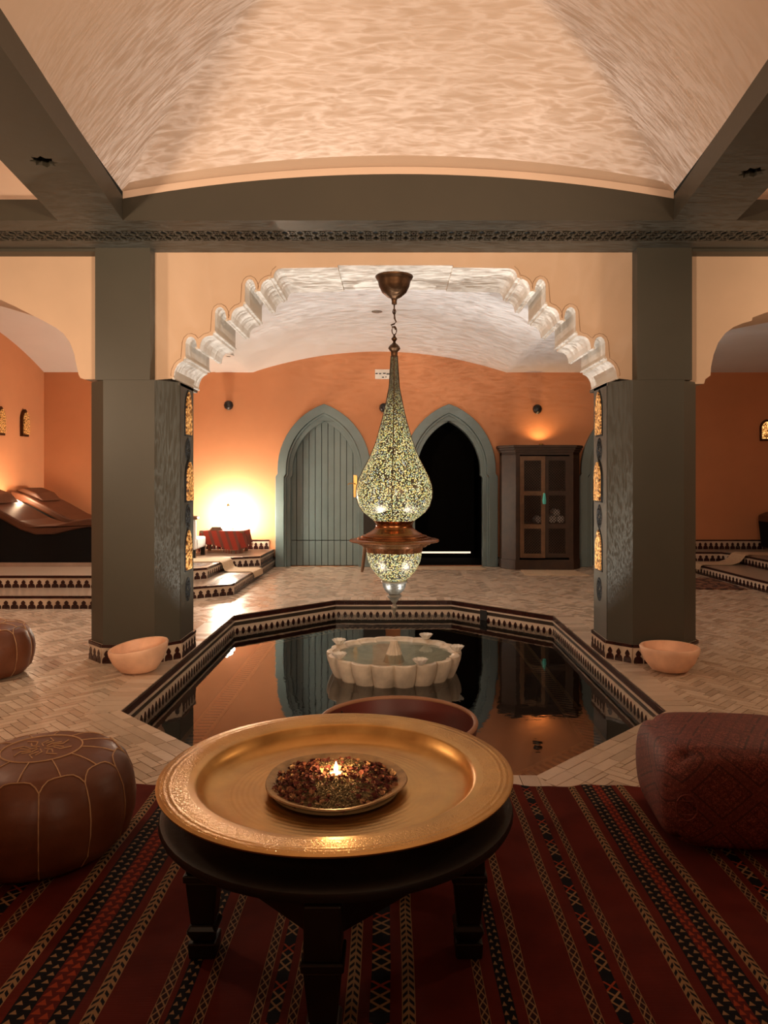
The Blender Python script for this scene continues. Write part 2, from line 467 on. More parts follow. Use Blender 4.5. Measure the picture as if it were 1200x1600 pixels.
# engraved line following the lobes
def offset_line(pts, d):
    out = []
    for i in range(1, len(pts) - 1):
        a, b, c = Vector(pts[i-1]), Vector(pts[i]), Vector(pts[i+1])
        t = (c - a).normalized(); out.append((b.x - t.y * d, b.y + t.x * d))
    return out
def engraved(pts, d):
    l = offset_line(pts, d); m = MB(); keep = [l[0]]
    for p in l[1:]:
        if min(sqrt((p[0]-q[0])**2 + (p[1]-q[1])**2) for q in pts) > abs(d) * 0.8: keep.append(p)
    m.tube([(x, 5.1335, z) for x, z in keep], 0.0022, 4)
    return m
M['line'] = plain('engraved_line', (0.30, 0.18, 0.10, 1), 0.9, bstr=0)
part('engraved_line', engraved(left_arch[1:-2], 0.022), M['line'], arch_o)
part('engraved_line', engraved(right_arch[2:-1], 0.022), M['line'], arch_o)
# mouldings that run through the depth of the arch at every step
def moulding(pt, w=0.012):
    return MB().tube([(pt[0], 5.13, pt[1]), (pt[0], 5.80, pt[1])], w, 8)
for idx in (2, 10, 18, 26, 34, 42, 50, 55):
    part('moulding', moulding(left_arch[idx], 0.009), M['archwhite'], arch_o, True)
    part('moulding', moulding(right_arch[len(right_arch) - 1 - idx], 0.009), M['archwhite'], arch_o, True)

# side bay arches
def side_panel(pts_px, edge_x, far_x, sgn, label):
    pts = [((x - VPX) * SC, CAM_H + (VPY - y) * SC) for x, y in pts_px]
    cx = (edge_x + far_x) / 2
    apex_z = 2.70
    lx, lz = pts[-1]
    mid = []
    for i in range(1, 7):
        t = i / 6; mid.append((lx + (cx - lx) * t, lz + (apex_z - lz) * (1 - (1 - t) ** 1.5)))
    half = pts + mid
    other = [(2 * cx - x, z) for x, z in reversed(half[:-1])]
    loop = [(edge_x, SOFF - 0.02)] + [(edge_x, half[0][1])] + half[1:] + other[:-1] + [(far_x, half[0][1]), (far_x, SOFF - 0.02)]
    o = trim(MB().prism([loop], FRONT, 5.16, 5.78), M['spandrel'], label)
    part('edge_strip', MB().box(min(edge_x, far_x), max(edge_x, far_x), 5.05, 5.78, SOFF - 0.02, SOFF + 0.1), M['teal'], o)
    return o
side_panel([(152,592),(130,592),(124,590),(121,585),(118,572),(114,552),(107,534),(97,520),(85,511),(65,500),(45,490),(22,478),(0,468)], -2.045, X0, -1, 'cream plaster arch beside the column near the loungers')
side_panel([(1083,600),(1102,599),(1104,592),(1112,586),(1113,572),(1117,553),(1124,535),(1135,520),(1148,510),(1163,504),(1177,500),(1178,495),(1200,487)], 2.05, X1, 1, 'cream plaster arch beside the column near the right-hand platform')

# ------------------------------------------------------------------ tile friezes
MERLON_R = [(.48,0),(.48,.24),(.43,.38),(.34,.48),(.20,.54),(.20,.58),(.28,.64),(.28,.74),(.19,.86),(.08,.95)]
MERLON = MERLON_R + [(0,1.0)] + [(-x, z) for x, z in reversed(MERLON_R)]
MESHES = {}
def merlon_mesh(w, h, t=0.004, flip=False):
    key = ('m', round(w, 3), round(h, 3), flip)
    if key not in MESHES:
        loop = [(x * w, (z if not flip else 1 - z) * h) for x, z in MERLON]
        me = MB().prism([loop], lambda u, v, t_: (u, t_, v), -t, 0.001).mesh('merlon')
        me.materials.append(M['tile_dark']); MESHES[key] = me
    return MESHES[key]
def frieze(parent, p0, p1, z0, h, pitch, t=0.012, cap=True, band=True, top_frac=0.22, mw=0.92, flip=False, mat=None):
    """tile strip from p0 to p1 (plan), its outer face on the right-hand side of the direction p0 -> p1"""
    p0, p1 = Vector(p0), Vector(p1); d = p1 - p0; L = d.length; d = d / L
    nrm = Vector((d.y, -d.x)); ang = atan2(d.y, d.x)
    def P(s, o, z): q = p0 + d * s + nrm * o; return (q.x, q.y, z)
    hb = h * (1 - top_frac)
    mb = MB(); mb.add([P(0,0,z0), P(L,0,z0), P(L,t,z0), P(0,t,z0), P(0,0,z0+h), P(L,0,z0+h), P(L,t,z0+h), P(0,t,z0+h)],
                      [(0,3,2,1),(4,5,6,7),(0,1,5,4),(1,2,6,5),(2,3,7,6),(3,0,4,7)])
    part('tile_band', mb, M['tile_white'], parent)
    if cap:
        c = MB(); za, zb = z0 + hb + (h - hb) * 0.35, z0 + h + 0.001
        c.add([P(0,0,za), P(L,0,za), P(L,t+.004,za), P(0,t+.004,za), P(0,0,zb), P(L,0,zb), P(L,t+.004,zb), P(0,t+.004,zb)],
              [(0,3,2,1),(4,5,6,7),(0,1,5,4),(1,2,6,5),(2,3,7,6),(3,0,4,7)])
        part('cap_tile', c, M['tile_dark'], parent)
    n = max(1, int(round(L / pitch))); w = L / n
    me = merlon_mesh(w * mw, hb * 0.93, flip=flip)
    inv = world_of(parent).inverted()
    for i in range(n):
        o = bpy.data.objects.new('merlon_tile', me); C.objects.link(o)
        o.parent = parent; o.matrix_parent_inverse = inv
        q = p0 + d * (w * (i + .5)) + nrm * t
        o.location = (q.x, q.y, z0 + (0 if not flip else hb * 0.07)); o.rotation_euler = (0, 0, ang)

# ------------------------------------------------------------------ columns
CX, CH, CCH, CYF = 1.81, 0.31, 0.135, 5.03
def column_outline(cx, grow=0.0, notch=True):
    h = CH + grow; c = CCH + grow * 0.41; cy = CYF + CH
    pts = [(-(h-c), -h), (h-c, -h), (h, -(h-c))]
    if notch: pts += [(h-0.022, -(h-c)+0.001), (h-0.022, -(h-c)+0.016), (h, -(h-c)+0.017)]
    pts += [(h, h-c), (h-c, h), (-(h-c), h), (-h, h-c)]
    if notch: pts += [(-h, -(h-c)+0.017), (-h+0.022, -(h-c)+0.016), (-h+0.022, -(h-c)+0.001)]
    pts += [(-h, -(h-c))]
    return [(cx + x, cy + y) for x, y in pts]
M['lampgold'], nt, p = new_mat('pierced_gold_lamp')
v = texco(nt)
f = noise_n(nt, 55, 2, v)
cc = ramp(nt, f, [(0.40, (0.06, 0.02, 0.004, 1)), (0.50, (0.50, 0.20, 0.04, 1)), (0.66, (0.95, 0.60, 0.22, 1))])
nt.links.new(cc, p.inputs['Emission Color']); p.inputs['Emission Strength'].default_value = 0.34
nt.links.new(cc, p.inputs['Base Color']); p.inputs['Roughness'].default_value = 0.4
def column(sd, label):
    cx = sd * CX
    t = thing('column', label, 'column', (cx, CYF + CH, 0), 'octagonal columns beside the pool')
    shaft = part('shaft', MB().prism([column_outline(cx)], FLAT, 0.02, SPRING), M['teal'], t)
    up = MB().box(min(sd*1.665, sd*2.04), max(sd*1.665, sd*2.04), CYF, CYF + 0.6, SPRING - .001, SOFF)
    up.box(min(sd*1.50, sd*2.1), max(sd*1.50, sd*2.1), CYF + 0.125, CYF + 0.6, SPRING - 0.02, SPRING)
    part('upper_pier', up, M['teal'], t)
    ol = column_outline(cx, 0.006, False)
    part('plinth', MB().prism([column_outline(cx, 0.005, False)], FLAT, -0.003, 0.125), M['tile_white'], t)
    for i in range(len(ol)):
        a, b = ol[i], ol[(i + 1) % len(ol)]
        L = sqrt((a[0]-b[0])**2 + (a[1]-b[1])**2)
        if (a[1] + b[1]) / 2 > CYF + CH + 0.25: continue
        frieze(t, a, b, -0.003, 0.128, 0.068, t=0.010)
    # glowing pierced niches on the pool side
    xf = cx - sd * CH; yc = CYF + CH + 0.02
    for k, (zb, zt) in enumerate(((1.58, 1.89), (1.10, 1.38), (0.60, 0.885))):
        lp = arch_pts(0, 0.068, zb + (zt - zb) * .55, zt, 6, 0.0, zb)
        off = 0.022 if k == 1 else 0.012
        fn = lambda u, v_, t_: (xf - sd * t_, yc + u, v_)
        fr = MB().prism([arch_pts(0, 0.08, zb + (zt - zb) * .55, zt + 0.016, 6, 0.0, zb - 0.012)], fn, 0.0, off * 0.5)
        lo = part('wall_lamp_frame', fr, M['groove'], t)
        part('pierced_lamp', MB().prism([lp], fn, 0.0, off + 0.004), M['lampgold'], lo, label='glowing gold pierced lamp niche')
    for zc in (1.47, 0.985, 0.455):
        mb = MB(); rz, ry = 0.085, 0.06
        fn = lambda u, v_: (xf - sd * 0.003, yc + u, zc + v_)
        for r in (1.0, 0.55):
            mb.tube([fn(ry * r * cos(a), rz * r * sin(a)) for a in [2*pi*i/20 for i in range(20)]], 0.0022, 4, True)
        for k in range(8):
            a = 2 * pi * k / 8
            mb.tube([fn(0.2*ry*cos(a), 0.2*rz*sin(a)), fn(0.6*ry*cos(a+.35), 0.6*rz*sin(a+.35)), fn(0.97*ry*cos(a), 0.97*rz*sin(a))], 0.0026, 4)
            mb.tube([fn(0.55*ry*cos(a), 0.55*rz*sin(a)), fn(0.75*ry*cos(a-.35), 0.75*rz*sin(a-.35)), fn(0.95*ry*cos(a-.1), 0.95*rz*sin(a-.1))], 0.0026, 4)
        part('carved_rosette', mb, M['groove'], t)
    return t
column(-1, 'grey-green octagonal column with pierced lamp niches, near the leather poufs')
column(1, 'grey-green octagonal column with pierced lamp niches, near the red square pouf')

# ------------------------------------------------------------------ floor tiles
def tile_mat(name, base, hue=0.25, rough=0.22):
    m, nt, p = new_mat(name)
    g = nt.nodes.new('ShaderNodeNewGeometry'); oi = nt.nodes.new('ShaderNodeObjectInfo')
    s = E(nt, g.outputs['Random Per Island']) + E(nt, oi.outputs['Random'])
    r = s.frac()
    c1 = ramp(nt, r.v, [(0.0, vary(base, 1 - hue)), (0.5, base), (1.0, (base[0]*1.16, base[1]*1.2, base[2]*1.24, 1))])
    f = noise_n(nt, 22, 3, texco(nt))
    col = mixc(nt, E(nt, f) * 0.5, c1, vary(base, 0.62))
    nt.links.new(col, p.inputs['Base Color'])
    rr = r * 0.16 + rough
    nt.links.new(rr.v, p.inputs['Roughness'])
    nt.links.new(bump(nt, noise_n(nt, 30, 2, texco(nt)), 0.25, 0.003), p.inputs['Normal'])
    return m
M['bejmat'] = tile_mat('bejmat_floor_tile', (0.60, 0.46, 0.34, 1))
TW, TN = 0.048, 3
TL = TW * TN
def tile_box(mb, cx, cy, ang, L, W, z=0.0, gap=0.0022):
    l, w = L / 2 - gap, W / 2 - gap; c, s = cos(ang), sin(ang)
    dz = random.uniform(-0.0006, 0.0006); tx = random.uniform(-.006, .006); ty = random.uniform(-.006, .006)
    vs_ = []
    for zz in (-0.004, z):
        for a, b in ((-l, -w), (l, -w), (l, w), (-l, w)):
            vs_.append((cx + a * c - b * s, cy + a * s + b * c, zz + (dz + a * tx + b * ty if zz == z else 0)))
    mb.add(vs_, [(4,5,6,7),(0,1,5,4),(1,2,6,5),(2,3,7,6),(3,0,4,7)])
def inside_poly(x, y, poly):
    for i in range(len(poly)):
        a, b = poly[i], poly[(i + 1) % len(poly)]
        if (b[0]-a[0]) * (y-a[1]) - (b[1]-a[1]) * (x-a[0]) < 0: return False
    return True
bord = octo(0.178)
near, rest = [], []
r45 = pi / 4; cr, sr = cos(r45), sin(r45)
RNG = 150
for gx_ in range(-RNG, RNG):
    for gy_ in range(-RNG, RNG):
        m_ = (gx_ - gy_) % (2 * TN)
        if m_ == 0: cu, cv, an = gx_ + TN / 2, gy_ + 0.5, 0
        elif m_ == 2 * TN - 1: cu, cv, an = gx_ + 0.5, gy_ + TN / 2, pi / 2
        else: continue
        u, v_ = cu * TW, cv * TW
        x, y = u * cr - v_ * sr, u * sr + v_ * cr + 5.2
        if y < 2.2 or y > 10.66 or abs(x) > 5.2: continue
        ang = an + r45; hx, hy = cos(ang) * TL * .5, sin(ang) * TL * .5
        ends = [inside_poly(x + k * hx, y + k * hy, bord) for k in (-1, 0, 1)]
        if all(ends): continue
        if abs(x) > 0.53 * y + 0.5: continue
        pxx = VPX + x / y * FPX; pyy = VPY + CAM_H / y * FPX
        vis = -10 < pxx < 1210 and 2.98 < y < 4.7 and not (800 < pxx and y < 3.2 and pxx > 1000)
        (near if vis else rest).append((x, y, ang))
near.sort(key=lambda t: t[1])
rest += near[300:]; near = near[:300]
fld = MB()
for x, y, an in rest: tile_box(fld, x, y, an, TL, TW)
part('floor_tile_field', fld, M['bejmat'], floor, kind='stuff')
tmesh = []
for k in range(6):
    mb = MB(); tile_box(mb, 0, 0, 0, TL, TW); me = mb.mesh('floor_tile'); me.materials.append(M['bejmat']); tmesh.append(me)
for x, y, an in near:
    o = bpy.data.objects.new('floor_tile', random.choice(tmesh)); C.objects.link(o); o.parent = floor
    o.location = (x, y, 0); o.rotation_euler = (0, 0, an)
# plain tiled ground beyond the herringbone field
struct('floor_back', MB().box(X0, X1, 10.6, BACK + 1.8, -0.05, -0.003), M['grout'])

# ------------------------------------------------------------------ pool
WATER = -0.150; PBOT = -0.225
pool = thing('pool', 'sunken octagonal pool with dark tiled sides under the hanging lantern', 'pool', (0, (PN + PF) / 2, -0.3))
oc = octo()
part('pool_floor', MB().prism([octo(0.02)], FLAT, PBOT - 0.06, PBOT), M['poolfloor'], pool)
part('pool_wall', MB().prism([octo(0.03), list(reversed(octo(0.0)))], FLAT, PBOT - 0.02, -0.006), M['poolfloor'], pool)
for i in range(8):
    a, b = oc[i], oc[(i + 1) % 8]
    # the band faces the water: run it so that the water is on its right
    frieze(pool, b, a, WATER - 0.06, 0.112, 0.0665, t=0.006, cap=False, top_frac=0.10, flip=False)
    d = (Vector(b) - Vector(a)); L = d.length; d /= L; nn = Vector((-d.y, d.x))
    def strip(z0, z1, t, name, mat):
        q = [Vector(a), Vector(b), Vector(b) + nn * t, Vector(a) + nn * t]
        mb = MB().add([(p_.x, p_.y, z0) for p_ in q] + [(p_.x, p_.y, z1) for p_ in q], [(0,3,2,1),(4,5,6,7),(0,1,5,4),(1,2,6,5),(2,3,7,6),(3,0,4,7)])
        part(name, mb, mat, pool)
    strip(-0.062, -0.048, 0.012, 'moulding_tile', M['tile_white'])
    nd = max(2, int(L / 0.14))
    for k in range(nd):
        s0, s1 = L * k / nd + 0.001, L * (k + 1) / nd - 0.001
        q = [Vector(a) + d * s0, Vector(a) + d * s1, Vector(a) + d * s1 + nn * .008, Vector(a) + d * s0 + nn * .008]
        part('band_tile', MB().add([(p_.x, p_.y, -0.047) for p_ in q] + [(p_.x, p_.y, -0.008) for p_ in q], [(0,3,2,1),(4,5,6,7),(0,1,5,4),(1,2,6,5),(2,3,7,6),(3,0,4,7)]), M['tile_dark'], pool)
# coping tiles
M['coping'] = tile_mat('coping_tile', (0.62, 0.48, 0.36, 1), 0.18)
MESH_T = {}
def coping(cx, cy, ang, L, W):
    key = (round(L, 3), round(W, 3), random.randrange(3))
    if key not in MESH_T:
        mb = MB(); tile_box(mb, 0, 0, 0, L, W, 0.0022, 0.0014); me = mb.mesh('coping_tile'); me.materials.append(M['coping']); MESH_T[key] = me
    o = bpy.data.objects.new('coping_tile', MESH_T[key]); C.objects.link(o); o.parent = pool
    o.matrix_parent_inverse = Matrix.Translation(-pool.location); o.location = (cx, cy, 0); o.rotation_euler = (0, 0, ang)
for i in range(8):
    a, b = Vector(oc[i]), Vector(oc[(i + 1) % 8]); d = b - a; L = d.length; d /= L; nn = Vector((d.y, -d.x)); ang = atan2(d.y, d.x)
    if i % 2 == 0:   # straight sides: tiles across the edge
        W_ = 0.09 if i in (2, 6) else 0.075
        n = int(round(L / W_)); w = L / n
        for k in range(n):
            c = a + d * (w * (k + .5)) + nn * 0.089; coping(c.x, c.y, ang + pi / 2, 0.178, w)
    else:            # cut corners: three courses along the edge
        for r in range(3):
            off = 0.178 / 3 * (r + .5); g_ = 0.41421 * off
            LL = L + 2 * g_; n = int(round(LL / 0.155)); w = LL / n
            for k in range(n):
                c = a + d * (w * (k + .5) - g_) + nn * off; coping(c.x, c.y, ang, w, 0.178 / 3)
    # corner wedges between the straight tiles and the courses
    nxt = Vector(oc[(i + 2) % 8]); d2 = (nxt - b).normalized(); n2 = Vector((d2.y, -d2.x))
    if i % 2 == 0: q = [b, b + nn * .178, b + (nn + n2).normalized() * (.178 / cos(pi / 8))]
    else: q = [b, b + (nn + n2).normalized() * (.178 / cos(pi / 8)), b + n2 * .178]
    part('coping_tile', MB().prism([[(p_.x, p_.y) for p_ in q]], FLAT, -0.004, 0.0018), M['coping'], pool)
# mosaic border on the pool floor
M['mosaic_light'] = plain('pale_mosaic', (0.50, 0.34, 0.20, 1), 0.5, nscale=30, var=0.2)
b1, b2, b3, b4 = octo(-0.27), octo(-0.295), octo(-0.385), octo(-0.41)
part('mosaic_line', MB().prism([b1, list(reversed(b2))], FLAT, PBOT - 0.001, PBOT + 0.003), M['mosaic_light'], pool)
part('mosaic_line', MB().prism([b3, list(reversed(b4))], FLAT, PBOT - 0.001, PBOT + 0.003), M['mosaic_light'], pool)
mz = MB()
for i in range(8):
    a, b, c_, d_ = Vector(b2[i]), Vector(b2[(i+1) % 8]), Vector(b3[i]), Vector(b3[(i+1) % 8])
    L = (b - a).length; n = max(3, int(L / 0.055))
    for k in range(n):
        f0, f1 = k / n, (k + 0.5) / n
        sh = 0.45 / n
        p_ = [a.lerp(b, f0), a.lerp(b, f1), c_.lerp(d_, min(1, f1 + sh)), c_.lerp(d_, min(1, f0 + sh))]
        mz.add([(q.x, q.y, PBOT + 0.003) for q in p_], [(0, 1, 2, 3)])
part('mosaic_hatching', mz, M['mosaic_light'], pool, kind='stuff')
# overflow slot
sl = Vector(oc[3]).lerp(Vector(oc[4]), 0.62); dd = (Vector(oc[4]) - Vector(oc[3])).normalized(); n_ = Vector((-dd.y, dd.x))
sm = MB(); q = [sl, sl + dd * .085, sl + dd * .085 + n_ * .014, sl + n_ * .014]
sm.add([(p_.x, p_.y, -0.16) for p_ in q] + [(p_.x, p_.y, -0.05) for p_ in q], [(0,3,2,1),(4,5,6,7),(0,1,5,4),(1,2,6,5),(2,3,7,6),(3,0,4,7)])
part('overflow_slot', sm, M['groove'], pool)

def water_mat(name, tint, ior=1.45, bscale=14, bstr=0.02):
    m = bpy.data.materials.new(name); m.use_nodes = True; nt = m.node_tree; nt.nodes.clear()
    out = nt.nodes.new('ShaderNodeOutputMaterial'); mx = nt.nodes.new('ShaderNodeMixShader')
    fr = nt.nodes.new('ShaderNodeFresnel'); fr.inputs['IOR'].default_value = ior
    tr = nt.nodes.new('ShaderNodeBsdfTransparent'); tr.inputs[0].default_value = tint
    gl = nt.nodes.new('ShaderNodeBsdfGlossy'); gl.inputs['Roughness'].default_value = 0.015
    nz = noise_n(nt, bscale, 2, texco(nt))
    bp = bump(nt, nz, bstr, 0.02); nt.links.new(bp, gl.inputs['Normal'])
    nt.links.new(fr.outputs[0], mx.inputs[0]); nt.links.new(tr.outputs[0], mx.inputs[1]); nt.links.new(gl.outputs[0], mx.inputs[2])
    nt.links.new(mx.outputs[0], out.inputs[0]); return m
M['water'] = water_mat('still_pool_water', (0.85, 0.84, 0.76, 1), 3.3)
wat = MB().prism([octo(-0.006)], FLAT, WATER, WATER - 0.001, cap1=False)
water = part('pool_water', up_facing(MB().add([(x, y, WATER) for x, y in octo(0.0)], [tuple(range(8))]).mesh('pool_water')), M['water'])
tag(water, 'still dark water filling the octagonal pool', 'water', kind='stuff')

# ------------------------------------------------------------------ back wall doors
def ring(mb, cx, hw_o, zs_o, za_o, hw_i, zs_i, za_i, y0, y1, sh=0.03):
    o = arch_pts(cx, hw_o, zs_o, za_o, 12, sh); i = arch_pts(cx, hw_i, zs_i, za_i, 12, sh)
    loop = o + list(reversed(i))
    mb.prism([loop], FRONT, y0, y1)
door_labels = ['closed plank door painted grey-green in a pointed arch surround', 'open dark doorway in a pointed arch surround', 'dark arched doorway beside the lattice cabinet']
for k, (cx, closed) in enumerate(DOORS):
    d = struct_root('door_%d' % (k + 1), (cx, BACK, 0), door_labels[k])
    mb = MB(); ring(mb, cx, 0.70, 1.40, 2.345, 0.575, 1.40, 2.215, BACK - 0.075, BACK + 0.02)
    part('outer_surround', mb, M['doorteal'], d, bevel=0.006)
    mb = MB(); ring(mb, cx, 0.575, 1.38, 2.215, 0.545, 1.38, 2.18, BACK - 0.050, BACK + 0.02)
    part('surround_bead', mb, M['doorteal'], d, bevel=0.005)
    mb = MB(); ring(mb, cx, 0.547, 1.38, 2.185, 0.49, 1.38, 2.10, BACK - 0.02, BACK + 0.16)
    part('inner_jamb', mb, M['doorteal'], d, bevel=0.005)
    if closed:
        n = 11; w = 1.0 / n; za, zs, hw = 2.12, 1.38, 0.50
        h = za - zs; R = (hw * hw + h * h) / (2 * hw)
        def ztop(x):
            x = min(abs(x - cx), hw - 1e-4)
            return zs + sqrt(max(0, R * R - (x + R - hw) ** 2))
        for i in range(n):
            xa, xb = cx - 0.5 + i * w + 0.004, cx - 0.5 + (i + 1) * w - 0.004
            xs_ = [xa + (xb - xa) * j / 4 for j in range(5)]
            loop = [(xa, 0.378), (xb, 0.378)] + [(x, ztop(x)) for x in reversed(xs_)]
            part('plank', MB().prism([loop], FRONT, BACK + 0.05, BACK + 0.08), M['doorteal'], d, bevel=0.003)
            part('plank', MB().box(xa, xb, BACK + 0.05, BACK + 0.08, 0.01, 0.368), M['doorteal'], d, bevel=0.003)
        part('backing', MB().box(cx - .52, cx + .52, BACK + 0.079, BACK + 0.10, 0, 2.2), M['groove'], d)
        lt = part('latch_plate', MB().box(cx + .42, cx + .47, BACK + 0.03, BACK + 0.05, 1.00, 1.32), M['brass'], d, label='carved brass latch plate')
        part('latch_handle', MB().tube([(cx + .445, BACK + .03, 1.19), (cx + .43, BACK - .02, 1.2), (cx + .36, BACK - .03, 1.2), (cx + .34, BACK - .02, 1.18)], 0.008, 6), M['brass'], lt, True)
    else:
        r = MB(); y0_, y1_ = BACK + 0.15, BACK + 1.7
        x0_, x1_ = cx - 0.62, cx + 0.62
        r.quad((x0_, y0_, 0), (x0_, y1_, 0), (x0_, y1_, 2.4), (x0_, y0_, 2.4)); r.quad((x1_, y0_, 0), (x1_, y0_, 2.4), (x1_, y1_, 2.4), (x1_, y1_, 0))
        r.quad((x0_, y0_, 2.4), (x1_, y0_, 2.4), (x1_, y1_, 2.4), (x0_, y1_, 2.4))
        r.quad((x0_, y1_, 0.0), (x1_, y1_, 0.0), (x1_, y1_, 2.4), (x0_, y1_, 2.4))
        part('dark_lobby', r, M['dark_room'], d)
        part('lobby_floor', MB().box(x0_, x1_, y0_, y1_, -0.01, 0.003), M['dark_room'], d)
        if k == 1:
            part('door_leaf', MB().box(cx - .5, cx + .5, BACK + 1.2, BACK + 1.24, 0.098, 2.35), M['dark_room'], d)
            part('light_gap', MB().box(cx - .44, cx + .44, BACK + 1.206, BACK + 1.23, 0.070, 0.095), emis('light_under_door', (1, 0.78, 0.58, 1), 1.3), d, label='bright gap of light under the inner door')
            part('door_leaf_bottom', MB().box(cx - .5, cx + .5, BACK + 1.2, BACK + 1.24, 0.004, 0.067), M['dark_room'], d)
# tiled baseboards of the back wall
def baseboard(name, segs):
    b = struct_root(name, (segs[0][0], BACK, 0))
    for xa, xb, z in segs: frieze(b, (xa, BACK), (xb, BACK), z, 0.135, 0.078, t=0.012)
baseboard('baseboard_back', [(-1.80, -1.70, 0), (-0.30, 0.10, 0), (1.5, 1.86, 0), (2.46, 2.67, 0)])
baseboard('baseboard_left', [(-3.4, -1.80, 0.25)])
baseboard('baseboard_right', [(4.0, 6.5, 0.25)])

# mats
def mat_cloth(name, loop, z, label, mat='towel', t=0.008):
    o = part(name, MB().prism([loop], FLAT, z, z + t), M[mat]); tag(o, label, 'mat'); return o
mat_cloth('door_mat', [(0.28, 10.30), (1.30, 10.28), (1.24, 10.60), (0.34, 10.60)], 0.0, 'beige cotton mat at the threshold of the dark doorway')
mat_cloth('bath_mat', [(1.72, 9.66), (2.56, 9.62), (2.48, 10.16), (1.76, 10.2)], 0.0, 'beige cotton mat spread under the front of the lattice cabinet')

# wall spot fittings and sign
def wall_spot(x, z, label):
    t = thing('wall_light', label, 'wall light', (x, BACK, z), 'round black wall lights')
    part('mounting_plate', MB().prism([[(0.05*cos(a), 0.05*sin(a)) for a in [2*pi*i/20 for i in range(20)]]], lambda u, v_, t_: (x + u, BACK - t_, z + v_), 0, 0.02), M['black'], t)
    part('globe', MB().lathe([(0.001, -0.068), (0.03, -0.062), (0.055, -0.042), (0.068, 0), (0.055, 0.042), (0.03, 0.062), (0.001, 0.068)], 20, (x, BACK - 0.075, z)), M['black'], t, True)
    part('lens', MB().lathe([(0.001, -0.073), (0.022, -0.070), (0.024, -0.062)], 12, (x, BACK - 0.085, z - 0.0)), M['pewter'], t, True)
X_, Y_, Z_ = px(359, 634, BACK); wall_spot(X_, Z_, 'round black wall light above the glowing table lamp')
X_, Y_, Z_ = px(838, 640, BACK); wall_spot(X_, Z_, 'round black wall light above the lattice cabinet')
X_, Y_, Z_ = px(600, 638, BACK); wall_spot(X_, Z_, 'round black wall light between the two arched doors')
X_, Y_, Z_ = px(599, 585, BACK)
t = thing('wall_sign', 'small white plastic sign high on the orange wall', 'sign', (X_, BACK, Z_))
part('panel', MB().box(X_ - .12, X_ + .12, BACK - .03, BACK - .001, Z_ - .07, Z_ + .07), M['plasticwhite'], t, bevel=0.004)
mk = MB()
for xa, xb, za in ((-.115, -.08, .008), (-.062, -.03, .006), (-.005, .035, .01), (.045, .09, .002), (-.02, .01, -.045), (.03, .045, -.042)):
    mk.box(X_ + xa, X_ + xb, BACK - .0315, BACK - .03, Z_ + za - .008, Z_ + za + .008)
part('lettering', mk, M['black'], t)

# ceiling fittings of the back room
def ceil_disc(name, x, y, r, h, mat, label, cat, lens=None):
    z = zback(x, y)
    t = thing(name, label, cat, (x, y, z))
    part('housing', MB().lathe([(0.001, -h), (r * .75, -h), (r, -h * .55), (r, 0.004), (0.001, 0.004)], 20, (x, y, z)), mat, t, True)
    part('lens', MB().lathe([(0.001, -h - .006), (r * .35, -h - .006), (r * .38, -h)], 14, (x, y, z)), lens or M['pewter'], t, True)
ceil_disc('smoke_detector', (450 - 615) / FPX * 6.6, 6.6, 0.052, 0.055, M['plasticwhite'], 'white smoke detector under the flat part of the white ceiling', 'smoke detector', M['brass'])
ceil_disc('ceiling_vent', -0.20, 8.85, 0.065, 0.012, M['pewter'], 'flat grey disc at the crown of the white vault', 'ceiling fitting')
ceil_disc('downlight', (357 - 615) / FPX * 9.2, 9.2, 0.07, 0.01, M['plasticwhite'], 'round recessed downlight in the white ceiling beside the arch', 'downlight')

# ------------------------------------------------------------------ lattice cabinet
ca = thing('cabinet', 'dark walnut cabinet with lattice doors and a stepped cornice', 'cabinet', (2.1, 10.3, 0))
yf = 10.24; xa, xb = 1.70, 2.50
plan = [(xa - .17, BACK - .02), (xa - .17, 10.42), (xa, yf), (xb, yf), (xb + .13, 10.42), (xb + .13, BACK - .02)]
def grow(pl, g): cx_, cy_ = 2.08, 10.5; return [(cx_ + (x - cx_) * (1 + g), min(BACK - .015, cy_ + (y - cy_) * (1 + 2.0 * g))) for x, y in pl]
inner = [(x_, y_) for x_, y_ in [(xa - .15, BACK - .04), (xa - .15, 10.43), (xa + .02, yf + .02), (xb - .02, yf + .02), (xb + .11, 10.43), (xb + .11, BACK - .04)]]
part('base', MB().prism([grow(plan, 0.02)], FLAT, 0.0, 0.14), M['cabinetwood'], ca, bevel=0.008)
part('side_panel', MB().add([(plan[0][0], plan[0][1], .14), (plan[1][0], plan[1][1], .14), (plan[1][0], plan[1][1], 1.63), (plan[0][0], plan[0][1], 1.63)], [(0,1,2,3)]).add(
     [(plan[1][0], plan[1][1], .14), (plan[2][0], plan[2][1], .14), (plan[2][0], plan[2][1], 1.63), (plan[1][0], plan[1][1], 1.63)], [(0,1,2,3)]), M['cabinetwood'], ca)
part('side_panel', MB().add([(plan[4][0], plan[4][1], .14), (plan[5][0], plan[5][1], .14), (plan[5][0], plan[5][1], 1.63), (plan[4][0], plan[4][1], 1.63)], [(0,1,2,3)]).add(
     [(plan[3][0], plan[3][1], .14), (plan[4][0], plan[4][1], .14), (plan[4][0], plan[4][1], 1.63), (plan[3][0], plan[3][1], 1.63)], [(0,1,2,3)]), M['cabinetwood'], ca)
part('back_panel', MB().box(xa - .16, xb + .12, BACK - .06, BACK - .03, .14, 1.63), M['blackwood'], ca)
for zsh in (0.62, 1.08): part('shelf', MB().prism([inner], FLAT, zsh, zsh + .025), M['cabinetwood'], ca)
part('top_panel', MB().prism([grow(plan, 0.0)], FLAT, 1.60, 1.64), M['cabinetwood'], ca)
